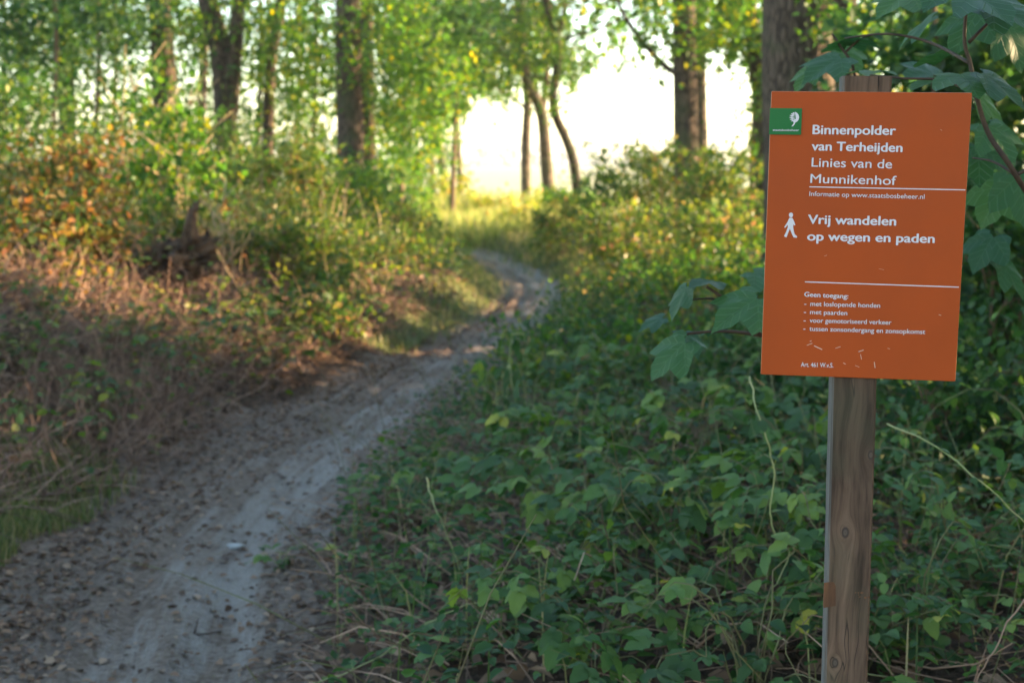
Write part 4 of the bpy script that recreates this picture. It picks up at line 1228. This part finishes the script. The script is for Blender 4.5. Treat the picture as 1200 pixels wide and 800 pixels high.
maple('large maple sapling with big leaves around the upper right corner of the sign', (bx, by, gz(bx, by)),
      [([(1330, 900, 2.9), (1290, 500, 2.9), (1240, 300, 2.7), (1190, 205, 2.6), (1160, 160, 2.6), (1146, 120, 2.6), (1137, 75, 2.6), (1130, 40, 2.6), (1140, -60, 2.6)], .0065),
       ([(1190, 205, 2.6), (1235, 180, 2.6), (1260, 120, 2.6)], .0035),
       ([(1146, 115, 2.6), (1110, 95, 2.7), (1060, 92, 2.7), (1020, 88, 2.75)], .0035),
       ([(1137, 75, 2.6), (1090, 50, 2.75), (1040, 40, 2.8), (990, 45, 2.9)], .0035),
       ([(1135, 50, 2.6), (1175, 15, 2.6), (1215, 20, 2.6)], .0035),
       ([(1190, 205, 2.6), (1165, 190, 2.65), (1140, 185, 2.7)], .003)],
      [(1138, 99, 2.5, .125, (.05, -.8, -.25), (0, -.45, .8)),
       (1086, 96, 2.75, .115, (-.8, -.4, -.1), (-.05, -.1, 1)),
       (1020, 84, 2.8, .1, (-.3, -.7, .0), (0, -.1, 1)),
       (1182, 108, 2.5, .12, (.7, -.4, -.5), (.3, -.4, .8)),
       (1176, 172, 2.75, .12, (.4, -.5, -.6), (.1, -.5, .8)),
       (1148, 196, 2.8, .12, (-.1, -.6, -.6), (0, -.6, .7)),
       (1100, 62, 2.8, .11, (-.4, -.5, .1), (0, .5, .8)),
       (1068, 40, 2.9, .11, (-.4, .2, -.3), (.1, -.3, .9)),
       (1128, 42, 2.7, .12, (-.4, -.2, -.5), (-.3, -.5, .8)),
       (1165, 8, 2.45, .14, (.3, -.7, -.3), (.1, -.6, .7)),
       (1196, 22, 2.5, .13, (.6, -.5, -.3), (.2, -.6, .7)),
       (1100, -8, 2.6, .14, (-.5, -.5, -.3), (-.1, -.5, .8)),
       (1045, 5, 2.8, .12, (-.6, -.3, -.3), (0, -.3, 1)),
       (1200, 240, 2.7, .13, (.1, -.4, -.7), (0, -.7, .6)),
       (1160, 245, 2.9, .12, (-.4, -.2, -.7), (-.1, -.6, .7)),
       (1192, 60, 2.8, .12, (.3, -.2, -.7), (.2, -.6, .6)),
       (1165, 135, 3.0, .12, (.4, -.2, -.5), (.2, -.3, .9)),
       (1150, 300, 3.1, .11, (-.4, -.2, -.5), (.0, -.3, .9)),
       (1190, 330, 3.1, .11, (.4, -.2, -.5), (.1, -.3, .9)),
       (1072, 78, 3.05, .10, (-.3, .2, .2), (-.1, -.3, .9))], 2)
bx, by = .70, 3.3
maple('slender maple sapling with green leaves behind the post top', (bx, by, gz(bx, by)),
      [([(1010, 900, 3.3), (1010, 500, 3.3), (1008, 200, 3.25), (1002, 90, 3.2), (985, 55, 3.2), (975, 40, 3.2)], .005),
       ([(1005, 100, 3.2), (975, 85, 3.2), (945, 80, 3.2)], .003), ([(990, 62, 3.2), (1010, 45, 3.2), (1030, 40, 3.2)], .003)],
      [(960, 82, 3.1, .13, (-.8, -.3, -.35), (-.2, -.4, .8)), (978, 52, 3.2, .08, (-.5, -.3, .1), (-.1, .2, .9)), (1014, 50, 3.2, .1, (.8, -.2, -.1), (0, .2, 1)),
       (940, 95, 3.3, .09, (-.5, -.2, -.5), (-.3, -.3, .8)), (1000, 72, 3.3, .1, (.3, -.3, -.4), (0, -.4, .8))], 3)

# ------------------------------------------------------------------ the sign
SC = Vector((0.5109541, 2.0678646, 1.4414379)); YAW, TILT, ROLL, SH, SW = -0.14916486, 0.01941567, 0.01508197, 0.41470437, .28
SM = Matrix.Rotation(YAW, 3, 'Z') @ Matrix.Rotation(TILT, 3, 'X') @ Matrix.Rotation(ROLL, 3, 'Y')
SM4 = Matrix.Translation(SC) @ SM.to_4x4()


def sp(px, py):
    """place in the photograph -> coordinates on the sign's face"""
    d = SM.transposed() @ Vector(ray(px, py))
    o_ = SM.transposed() @ (Vector((0, 0, CAM_Z)) - SC)
    t = -o_.y / d.y
    p = o_ + d * t
    return p.x, p.z


def plain(name, c, rough=.5, spec=.4, noise_amt=.0, coat=0):
    m, nt, out = mat(name)
    b = N(nt, 'ShaderNodeBsdfPrincipled'); b.inputs['Roughness'].default_value = rough; b.inputs['Specular IOR Level'].default_value = spec
    tc = N(nt, 'ShaderNodeTexCoord')
    nz = N(nt, 'ShaderNodeTexNoise'); nz.inputs['Scale'].default_value = 9; nz.inputs['Detail'].default_value = 8
    nt.links.new(tc.outputs['Object'], nz.inputs['Vector'])
    cr = ramp(nt, [(.25, tuple(x * (1 - noise_amt) for x in c)), (.75, tuple(min(1, x * (1 + noise_amt)) for x in c))])
    nt.links.new(nz.outputs[0], cr.inputs[0]); nt.links.new(cr.outputs[0], b.inputs['Base Color'])
    n2 = N(nt, 'ShaderNodeTexNoise'); n2.inputs['Scale'].default_value = 400; nt.links.new(tc.outputs['Object'], n2.inputs['Vector'])
    bp = N(nt, 'ShaderNodeBump'); bp.inputs['Strength'].default_value = .15; bp.inputs['Distance'].default_value = .0005
    nt.links.new(n2.outputs[0], bp.inputs['Height']); nt.links.new(bp.outputs[0], b.inputs['Normal'])
    r2 = ramp(nt, [(.3, rough - .08), (.7, rough + .1)]); nt.links.new(nz.outputs[0], r2.inputs[0]); nt.links.new(r2.outputs[0], b.inputs['Roughness'])
    nt.links.new(b.outputs[0], out.inputs[0])
    return m


M['orange'] = plain('orange_enamel', (0.385, 0.060, 0.006), .52, .25, .09)
M['edge_highlight'] = plain('edge_highlight', (0.62, 0.26, 0.13), .5, .4, .1)  # pale highlight along the plate's edges, painted into their colour
M['white'] = plain('white_print', (.66, .62, .68), .5, .3, .04)
M['green_plate'] = plain('green_enamel', (0.004, 0.13, 0.028), .4, .3, .04)


def post_wood():
    m, nt, out = mat('weathered_wood')
    L = nt.links
    tc = N(nt, 'ShaderNodeTexCoord')
    geo_v = tc.outputs['Object']
    # knots bend the grain
    mp = N(nt, 'ShaderNodeMapping'); mp.inputs['Scale'].default_value = (1, 1, .055)
    nz0 = N(nt, 'ShaderNodeTexNoise'); nz0.inputs['Scale'].default_value = 5; nz0.inputs['Detail'].default_value = 2
    L.new(geo_v, nz0.inputs['Vector'])
    vm = N(nt, 'ShaderNodeVectorMath', operation='SCALE'); vm.inputs['Scale'].default_value = .035
    L.new(nz0.outputs['Color'], vm.inputs[0])
    va = N(nt, 'ShaderNodeVectorMath', operation='ADD'); L.new(geo_v, va.inputs[0]); L.new(vm.outputs[0], va.inputs[1])
    cur = va.outputs[0]
    rings = []
    for (kx, kz, kr) in KNOTS:
        sub = N(nt, 'ShaderNodeVectorMath', operation='SUBTRACT'); L.new(geo_v, sub.inputs[0]); sub.inputs[1].default_value = (kx, 0, kz)
        ms = N(nt, 'ShaderNodeVectorMath', operation='MULTIPLY'); L.new(sub.outputs[0], ms.inputs[0]); ms.inputs[1].default_value = (1, 0, .62)
        ln = N(nt, 'ShaderNodeVectorMath', operation='LENGTH'); L.new(ms.outputs[0], ln.inputs[0])
        rings.append((ln.outputs['Value'], kr, sub))
        # push
        g = N(nt, 'ShaderNodeMapRange'); g.inputs['From Min'].default_value = 0; g.inputs['From Max'].default_value = kr * 6; g.inputs['To Min'].default_value = kr * 2.2; g.inputs['To Max'].default_value = 0
        g.interpolation_type = 'SMOOTHSTEP'; L.new(ln.outputs['Value'], g.inputs['Value'])
        nn = N(nt, 'ShaderNodeVectorMath', operation='NORMALIZE'); L.new(ms.outputs[0], nn.inputs[0])
        s2 = N(nt, 'ShaderNodeVectorMath', operation='SCALE'); L.new(nn.outputs[0], s2.inputs[0]); L.new(g.outputs[0], s2.inputs['Scale'])
        s3 = N(nt, 'ShaderNodeVectorMath', operation='SUBTRACT'); L.new(cur, s3.inputs[0]); L.new(s2.outputs[0], s3.inputs[1]); cur = s3.outputs[0]
    L.new(cur, mp.inputs[0])
    grain = N(nt, 'ShaderNodeTexNoise'); grain.inputs['Scale'].default_value = 95; grain.inputs['Detail'].default_value = 6; grain.inputs['Roughness'].default_value = .6
    L.new(mp.outputs[0], grain.inputs['Vector'])
    broad = N(nt, 'ShaderNodeTexNoise'); broad.inputs['Scale'].default_value = 28; broad.inputs['Detail'].default_value = 3
    L.new(mp.outputs[0], broad.inputs['Vector'])
    cr = ramp(nt, [(.28, (.038, .025, .018)), (.5, (.12, .080, .058)), (.75, (.19, .135, .10))]); L.new(grain.outputs[0], cr.inputs[0])
    c2 = ramp(nt, [(.35, (.55, .50, .48)), (.65, (1.1, 1.0, .95))]); L.new(broad.outputs[0], c2.inputs[0])
    mx = N(nt, 'ShaderNodeMix', data_type='RGBA', blend_type='MULTIPLY'); mx.inputs[0].default_value = 1
    L.new(cr.outputs[0], mx.inputs[6]); L.new(c2.outputs[0], mx.inputs[7])
    col = mx.outputs[2]
    mpc = N(nt, 'ShaderNodeMapping'); mpc.inputs['Scale'].default_value = (1, 1, .03); L.new(cur, mpc.inputs[0])
    ck = N(nt, 'ShaderNodeTexNoise'); ck.inputs['Scale'].default_value = 42; ck.inputs['Detail'].default_value = 2; L.new(mpc.outputs[0], ck.inputs['Vector'])
    ckr = ramp(nt, [(.485, 0.0), (.498, .85), (.504, .85), (.517, 0.0)]); L.new(ck.outputs[0], ckr.inputs[0])
    brk = N(nt, 'ShaderNodeTexNoise'); brk.inputs['Scale'].default_value = 9; L.new(geo_v, brk.inputs['Vector'])
    bkr = ramp(nt, [(.48, 0.0), (.56, 1.0)]); L.new(brk.outputs[0], bkr.inputs[0])
    cm = N(nt, 'ShaderNodeMath', operation='MULTIPLY'); L.new(ckr.outputs[0], cm.inputs[0]); L.new(bkr.outputs[0], cm.inputs[1])
    kx = N(nt, 'ShaderNodeMix', data_type='RGBA'); L.new(cm.outputs[0], kx.inputs[0]); L.new(col, kx.inputs[6]); kx.inputs[7].default_value = (.02, .014, .011, 1)
    st = N(nt, 'ShaderNodeTexNoise'); st.inputs['Scale'].default_value = 6; st.inputs['Detail'].default_value = 5; L.new(geo_v, st.inputs['Vector'])
    str_ = ramp(nt, [(.45, 0.0), (.7, .45)]); L.new(st.outputs[0], str_.inputs[0])
    kg = N(nt, 'ShaderNodeMix', data_type='RGBA'); L.new(str_.outputs[0], kg.inputs[0]); L.new(kx.outputs[2], kg.inputs[6]); kg.inputs[7].default_value = (.075, .082, .05, 1)
    col = kg.outputs[2]
    for ln, kr, _ in rings:
        mr = N(nt, 'ShaderNodeMapRange'); mr.inputs['From Min'].default_value = kr * .75; mr.inputs['From Max'].default_value = kr * 1.2; mr.inputs['To Min'].default_value = 1; mr.inputs['To Max'].default_value = 0
        L.new(ln, mr.inputs['Value'])
        wv = N(nt, 'ShaderNodeMath', operation='SINE'); mm = N(nt, 'ShaderNodeMath', operation='MULTIPLY', i_1=5.5 / kr); L.new(ln, mm.inputs[0]); L.new(mm.outputs[0], wv.inputs[0])
        kc = ramp(nt, [(.0, (.045, .032, .026)), (1., (.095, .07, .057))]); wm = N(nt, 'ShaderNodeMapRange'); wm.inputs['From Min'].default_value = -1
        L.new(wv.outputs[0], wm.inputs['Value']); L.new(wm.outputs[0], kc.inputs[0])
        k2 = N(nt, 'ShaderNodeMix', data_type='RGBA'); L.new(mr.outputs[0], k2.inputs[0]); L.new(col, k2.inputs[6]); L.new(kc.outputs[0], k2.inputs[7]); col = k2.outputs[2]
    # the left flank is paler: sky light put into the colour of that face
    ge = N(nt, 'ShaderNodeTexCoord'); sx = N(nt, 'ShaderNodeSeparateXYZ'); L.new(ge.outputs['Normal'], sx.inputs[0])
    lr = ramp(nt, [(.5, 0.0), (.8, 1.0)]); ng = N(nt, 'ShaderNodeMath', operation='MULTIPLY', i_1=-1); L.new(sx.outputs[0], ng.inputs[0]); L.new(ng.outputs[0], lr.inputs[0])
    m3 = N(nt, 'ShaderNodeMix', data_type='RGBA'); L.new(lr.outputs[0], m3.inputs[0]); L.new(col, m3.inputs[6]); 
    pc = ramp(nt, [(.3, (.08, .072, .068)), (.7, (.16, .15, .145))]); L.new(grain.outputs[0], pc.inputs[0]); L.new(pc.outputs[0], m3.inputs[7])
    b = N(nt, 'ShaderNodeBsdfPrincipled'); b.inputs['Roughness'].default_value = .8; b.inputs['Specular IOR Level'].default_value = .25
    L.new(m3.outputs[2], b.inputs['Base Color'])
    bp = N(nt, 'ShaderNodeBump'); bp.inputs['Strength'].default_value = .5; bp.inputs['Distance'].default_value = .0015
    L.new(grain.outputs[0], bp.inputs['Height']); L.new(bp.outputs[0], b.inputs['Normal'])
    L.new(b.outputs[0], out.inputs[0])
    return m


# post: stands behind the plate, in the sign's own axes
PX0, PX1 = sp(975.5, 450)[0], sp(1028, 450)[0]
PTOP = sp(1017, 89)[1]
pcx = (PX0 + PX1) / 2; pw = (PX1 - PX0) * 1.0
xa, xb = sp(988, 92)[0], sp(1046, 92)[0]
pt_c = (xa + xb) / 2
KNOTS = [(sp(991, 625)[0], sp(991, 625)[1], .0055), (sp(1021, 534)[0], sp(1021, 534)[1], .0045), (sp(979, 778)[0], sp(979, 778)[1], .005)]
M['post'] = post_wood()
sroot = empty('information_sign', SM4 @ Vector((pcx, .04, 0)), 'orange information sign with white Dutch lettering on a square wooden post', 'sign')
gpost = gz(sroot.location.x, sroot.location.y)
bot = -(SC.z - gpost) - .15
sroot.location.z = gpost
INV = Matrix.Translation(-sroot.location)


def spart(name, me, parent=None, m=Matrix.Identity(4)):
    o = bpy.data.objects.new(name, me); COL.objects.link(o)
    if parent is None:
        o.parent = sroot; o.matrix_local = INV @ SM4 @ m
    else:
        o.parent = parent; o.matrix_local = m
    return o


bm = bmesh.new()
dpt = .07; y0 = .0065
hw_t, hw_b = (xb - xa) / 2, pw / 2
nz_ = 26
verts = []
ch = .003
for i in range(nz_ + 1):
    t = i / nz_; z = PTOP + (bot - PTOP) * t
    tt = min(1, (PTOP - z) / (PTOP - sp(1000, 450)[1])); cx = pt_c + (pcx - pt_c) * tt
    cx += (sp(992, 790)[0] - pcx) * max(0, (sp(1000, 450)[1] - z) / (sp(1000, 450)[1] - sp(1000, 790)[1]))
    hw = hw_t + (hw_b - hw_t) * tt
    ring = [(cx - hw, y0 + ch), (cx - hw + ch, y0), (cx + hw - ch, y0), (cx + hw, y0 + ch), (cx + hw, y0 + dpt - ch), (cx + hw - ch, y0 + dpt), (cx - hw + ch, y0 + dpt), (cx - hw, y0 + dpt - ch)]
    verts.append([bm.verts.new((x + random.uniform(-1, 1) * .0003, y, z)) for x, y in ring])
for i in range(nz_):
    for k in range(8):
        bm.faces.new((verts[i][k], verts[i][(k + 1) % 8], verts[i + 1][(k + 1) % 8], verts[i + 1][k]))
bm.faces.new(verts[0][::-1]); bm.faces.new(verts[-1])
bmesh.ops.recalc_face_normals(bm, faces=bm.faces)
me = bpy.data.meshes.new('post'); bm.to_mesh(me); bm.free(); me.materials.append(M['post'])
post = spart('post', me)
# chipped corner on the left edge and small chip at the right edge: fresh orange wood
chipm = simple_mat('fresh_wood', (.20, .085, .038), (.07, .035, .02), 60, .8, stretch=(1, 1, .2))
xl, zt_ = sp(965.5, 682); xr, zb_ = sp(980, 714)
mb = MB()
mb.add([(xl + .001, y0 - .0006, zt_ - .002), (xr - .006, y0 - .0006, zt_), (xr - .002, y0 - .0006, zt_ - .006), (xr - .0005, y0 - .0006, zb_ + .004), (xl + .002, y0 - .0006, zb_), (xl + .001, y0 + .006, zb_ + .002), (xl + .001, y0 + .006, zt_ - .005)],
       [(0, 1, 2, 3, 4), (0, 4, 5, 6)])
spart('chipped_corner', mb.mesh('chipped_corner', chipm))
mb = MB(); rn = random.Random(4)
for q in range(9):
    cx_, cz_ = sp(rn.uniform(1002, 1020), rn.uniform(695, 702)); r_ = rn.uniform(.0008, .002)
    b_ = len(mb.v)
    for k in range(6):
        an = k * 1.047; mb.v.append((cx_ + math.cos(an) * r_ * rn.uniform(.6, 1.6), y0 - .0005 - q * .00004, cz_ + math.sin(an) * r_ * rn.uniform(.5, 1)))
    mb.f.append(tuple(range(b_, b_ + 6)))
o = spart('small_chip', mb.mesh('small_chip', chipm)); o['kind'] = 'stuff'
# drying cracks in the end grain above the plate
mb = MB()
cxk, _ = sp(1030, 95)
mb.add([(cxk - .0008, y0 - .0006, PTOP - .0002), (cxk + .0006, y0 - .0006, PTOP - .0002), (cxk + .0012, y0 - .0006, PTOP - .012), (cxk + .0002, y0 - .0006, PTOP - .022)], [(0, 3, 2, 1)])
spart('drying_crack', mb.mesh('drying_crack', simple_mat('crack_dark', (.012, .009, .007), (.02, .015, .012), 50, .9)))

# plate with rounded edges
bm = bmesh.new(); bmesh.ops.create_cube(bm, size=1)
for v_ in bm.verts: v_.co = Vector((v_.co.x * SW, v_.co.y * .006 + .003, v_.co.z * SH))
bmesh.ops.bevel(bm, geom=[e for e in bm.edges if abs((e.verts[0].co - e.verts[1].co).y) > .003], offset=.0016, segments=3, affect='EDGES', profile=.5)
bmesh.ops.bevel(bm, geom=[e for e in bm.edges if e.verts[0].co.y < .0005 and e.verts[1].co.y < .0005], offset=.0009, segments=2, affect='EDGES', profile=.5)
me = bpy.data.meshes.new('plate'); bm.to_mesh(me); bm.free()
me.materials.append(M['orange']); me.materials.append(M['edge_highlight'])
for p_ in me.polygons:
    if p_.normal.y > -.9: p_.material_index = 1
plate = spart('plate', me)

FONT_N = [0]
dg = None


def text_mesh(txt, bold):
    cu = bpy.data.curves.new('lettering', 'FONT'); cu.body = txt; cu.size = 1; cu.extrude = .006; cu.offset = 0
    cu.space_character = 1.0; cu.resolution_u = 6
    ob = bpy.data.objects.new('lettering', cu); COL.objects.link(ob)
    bpy.context.view_layer.update()
    me_ = bpy.data.meshes.new_from_object(ob.evaluated_get(bpy.context.evaluated_depsgraph_get()))
    bpy.data.objects.remove(ob); bpy.data.curves.remove(cu)
    me_.materials.clear(); me_.materials.append(M['white'])
    return me_


def lettering(txt, p0, p1, cap_px, bold=0.0, parent=None, ref=None, yoff=-.0004):
    """baseline from p0 to p1 (photograph places); cap_px: height of a capital there"""
    a_ = Vector(sp(*p0)); b_ = Vector(sp(*p1))
    me_ = text_mesh(txt, bold)
    n = len(me_.vertices); co = np.empty(n * 3, np.float32); me_.vertices.foreach_get('co', co); co = co.reshape(-1, 3)
    x0_, x1_ = co[:, 0].min(), co[:, 0].max()
    d = b_ - a_; L_ = d.length; d = d / L_; nrm = Vector((-d.y, d.x))
    caph = (Vector(sp(p0[0], p0[1] - cap_px)) - a_).length
    sy = caph / .729            # height of a capital in the built-in face
    sx = L_ / (x1_ - x0_)
    out = np.empty_like(co)
    u = (co[:, 0] - x0_) * sx; v_ = co[:, 1] * sy
    out[:, 0] = a_.x + d.x * u + nrm.x * v_; out[:, 2] = a_.y + d.y * u + nrm.y * v_
    out[:, 1] = yoff - .00025 - co[:, 2] * .02
    if bold > 0:      # heavier strokes: the letters laid again beside themselves
        fs = [tuple(p.vertices) for p in me_.polygons]
        vv, ff = [], []
        for q, (ox, oz) in enumerate([(0, 0), (1, 0), (-1, 0), (0, .6), (0, -.6)]):
            o2 = out.copy(); o2[:, 0] += ox * bold * sx; o2[:, 2] += oz * bold * sy; o2[:, 1] -= q * .00002
            vv += [tuple(p) for p in o2]; ff += [tuple(i_ + q * n for i_ in f_) for f_ in fs]
        m2 = bpy.data.meshes.new('lettering'); m2.from_pydata(vv, [], ff); m2.materials.append(M['white']); m2.update(); me_ = m2
    else:
        me_.vertices.foreach_set('co', out.ravel()); me_.update()
    o = spart('lettering', me_, parent if parent is not None else plate)
    return o


lettering('Binnenpolder', (952.4, 157.2), (1049.3, 158.2), 11.3, .026)
lettering('van Terheijden', (951.3, 176.2), (1057, 178.2), 11.0, .026)
lettering('Linies van de', (951, 195.3), (1045, 197.4), 11.0, .008)
lettering('Munnikenhof', (949.6, 214.3), (1050, 216.8), 11.0, .008)
lettering('Informatie op www.staatsbosbeheer.nl', (948.4, 229.6), (1083.2, 233.2), 5.7, .004)
lettering('Vrij wandelen', (947, 262.0), (1049.6, 264.2), 11.0, .026)
lettering('op wegen en paden', (946.2, 281.6), (1094.7, 284.6), 10.8, .026)
lettering('Geen toegang:', (942.6, 347.3), (993.8, 349.6), 5.7, .018)
for t_, y_, x1_, y1_ in (('met loslopende honden', 358.3, 1031.2, 360.4), ('met paarden', 367.9, 992.7, 369.2), ('voor gemotoriseerd verkeer', 377.7, 1044.4, 380.2), ('tussen zonsondergang en zonsopkomst', 387.4, 1084, 391.2)):
    lettering(t_, (949.6 - (y_ - 358) * .04, y_), (x1_, y1_), 5.6, .008)
    lettering('-', (942.4 - (y_ - 358) * .04, y_ - .2), (944.8 - (y_ - 358) * .04, y_ - .1), 5.6, .008)
lettering('Art. 461 W.v.S.', (938.5, 429.3), (976.4, 430.4), 5.4, .010)


def strip(name, p0, p1, w, m, y=-.0003):
    a_ = Vector(sp(*p0)); b_ = Vector(sp(*p1)); d = (b_ - a_).normalized(); n_ = Vector((-d.y, d.x)) * w / 2
    mb = MB(); q = [a_ + n_, a_ - n_, b_ - n_, b_ + n_]
    mb.add([(p.x, y, p.y) for p in q] + [(p.x, .0005, p.y) for p in q], [(0, 1, 2, 3), (0, 4, 5, 1), (1, 5, 6, 2), (2, 6, 7, 3), (3, 7, 4, 0)])
    return spart(name, mb.mesh(name, m), plate)


strip('printed_line', (948.4, 219.0), (1131.3, 222.6), .0014, M['white'])
strip('printed_line', (943.2, 330.2), (1123.6, 336.4), .0014, M['white'])

# walking figure
man = MB()
def poly(pts, y=-.0003):
    q = [sp(*p) for p in pts]
    b_ = len(man.v); man.v += [(a, y, c) for a, c in q]; man.f.append(tuple(range(b_, b_ + len(q))))
hc = (926.9, 252.0)
poly([(hc[0] + 2.5 * math.cos(t * .524), hc[1] + 2.9 * math.sin(t * .524)) for t in range(12)], -.00031)
poly([(925.0, 255.3), (928.4, 255.3), (930.2, 258.5), (929.4, 266.2), (923.3, 266.0), (922.9, 260.0)], -.00032)          # trunk of the body
poly([(925.2, 256.0), (923.6, 259.0), (920.6, 263.5), (919.0, 266.3), (920.0, 267.0), (922.6, 264.2), (925.0, 261.0)], -.00033)   # rear arm
poly([(928.6, 256.0), (930.6, 259.4), (932.0, 263.6), (931.0, 264.2), (929.0, 262.2)], -.00034)
poly([(923.4, 265.5), (926.8, 265.8), (924.6, 270.5), (922.6, 275.5), (921.6, 278.2), (918.8, 277.0), (919.3, 275.5), (921.3, 271.5)], -.00035)  # rear leg
poly([(925.4, 265.6), (929.4, 265.8), (930.0, 269.6), (931.2, 274.4), (934.2, 277.0), (933.8, 278.6), (930.0, 278.3), (928.0, 274.0), (926.2, 269.5)], -.00036)
spart('walker_symbol', man.mesh('walker_symbol', M['white']), plate)

# paint scratches low on the plate
scr = plain('scratched_paint', (.62, .42, .33), .7, .2, .2)
for q, (x0_, y0_, x1_, y1_, w_s) in enumerate([(954, 405, 963.5, 409.5, .0012), (945.5, 404.5, 952, 402, .0007), (949, 400, 951, 399, .0009), (979, 408, 985, 406, .0007), (1006, 412, 1012, 410, .0010), (1008.5, 415, 1009.5, 421, .0008), (1024.5, 424, 1025.5, 431, .0012), (988, 425, 991, 426.5, .0009), (1002, 428, 1007, 430, .0005), (1100, 368.5, 1103, 369.5, .0009), (1102, 152, 1104, 153, .0006), (966, 300, 969, 299, .0004), (1030, 315, 1036, 316, .0003), (1040, 408, 1043, 408.5, .0006)]):
    strip('scratch', (x0_, y0_), (x1_, y1_), w_s, scr, -.0002 - q * .000004)
# heads of two fixings
# green badge with tree emblem
gx0, gz0 = sp(902.2, 126.8); gx1, _ = sp(940.0, 127.2); _, gz1 = sp(902.0, 157.8)
bm = bmesh.new(); bmesh.ops.create_cube(bm, size=1)
for v_ in bm.verts: v_.co = Vector(((gx0 + gx1) / 2 + v_.co.x * (gx1 - gx0), -.0012 + v_.co.y * .0024, (gz0 + gz1) / 2 + v_.co.z * (gz0 - gz1)))
bmesh.ops.bevel(bm, geom=bm.edges[:], offset=.0005, segments=2, affect='EDGES')
me = bpy.data.meshes.new('green_badge'); bm.to_mesh(me); bm.free(); me.materials.append(M['green_plate'])
badge = spart('green_badge', me)
BK = -.0027
em = MB()
def epoly(pts, y):
    q = [sp(*p) for p in pts]; b_ = len(em.v); em.v += [(a, y, c) for a, c in q]; em.f.append(tuple(range(b_, b_ + len(q))))
# rounded crown: solid right half, feathered left half, curved stalk
cx_, cy_ = 930.3, 137.6
epoly([(cx_ + 1.0, cy_ - 6.2)] + [(cx_ + 6.0 * math.cos(t), cy_ + 6.4 * math.sin(t)) for t in np.linspace(-1.25, 1.15, 12)] + [(cx_ + 1.4, cy_ + 6.4), (cx_ + 2.3, cy_ + 3), (cx_ + 1.9, cy_ - 2)], BK)
for q in range(7):
    t0 = 1.75 + q * .45; r1 = 5.9
    tx, ty = cx_ + r1 * math.cos(t0) * 1.0, cy_ + r1 * math.sin(t0)
    sx_, sy_ = cx_ + 1.5, cy_ + 4.2 - q * 1.35
    dx, dy = tx - sx_, ty - sy_; L_ = math.hypot(dx, dy); nx_, ny_ = -dy / L_ * .95, dx / L_ * .95
    epoly([(sx_, sy_), (sx_ + dx * .55 + nx_, sy_ + dy * .55 + ny_), (tx, ty), (sx_ + dx * .55 - nx_, sy_ + dy * .55 - ny_)], BK - .00002 * (q + 1))
epoly([(cx_ + .6, cy_ + 2), (cx_ + 2.4, cy_ + 2.2), (cx_ + 1.0, cy_ + 8), (cx_ - 1.2, cy_ + 10.6), (cx_ - 3.0, cy_ + 10.8), (cx_ - .6, cy_ + 7.6)], BK - .0002)
spart('tree_emblem', em.mesh('tree_emblem', M['white']), badge)
lettering('staatsbosbeheer', (905.6, 153.6), (936.2, 153.9), 2.6, .01, badge, yoff=-.0025)

# ------------------------------------------------------------------ air
HAZE = 0.0005
hz = MB(); hz.box((-960, -70, -2.2), (960, 1660, 16))
hm, hnt, hout = mat('thin_haze')
pv = hnt.nodes.new('ShaderNodeVolumePrincipled'); pv.inputs['Density'].default_value = HAZE; pv.inputs['Color'].default_value = (.93, .95, 1, 1); pv.inputs['Anisotropy'].default_value = .3
hnt.links.new(pv.outputs[0], hout.inputs['Volume'])
ho = link('haze', hz.mesh('haze', hm)); props(ho, 'thin bright haze in the air', kind='stuff')
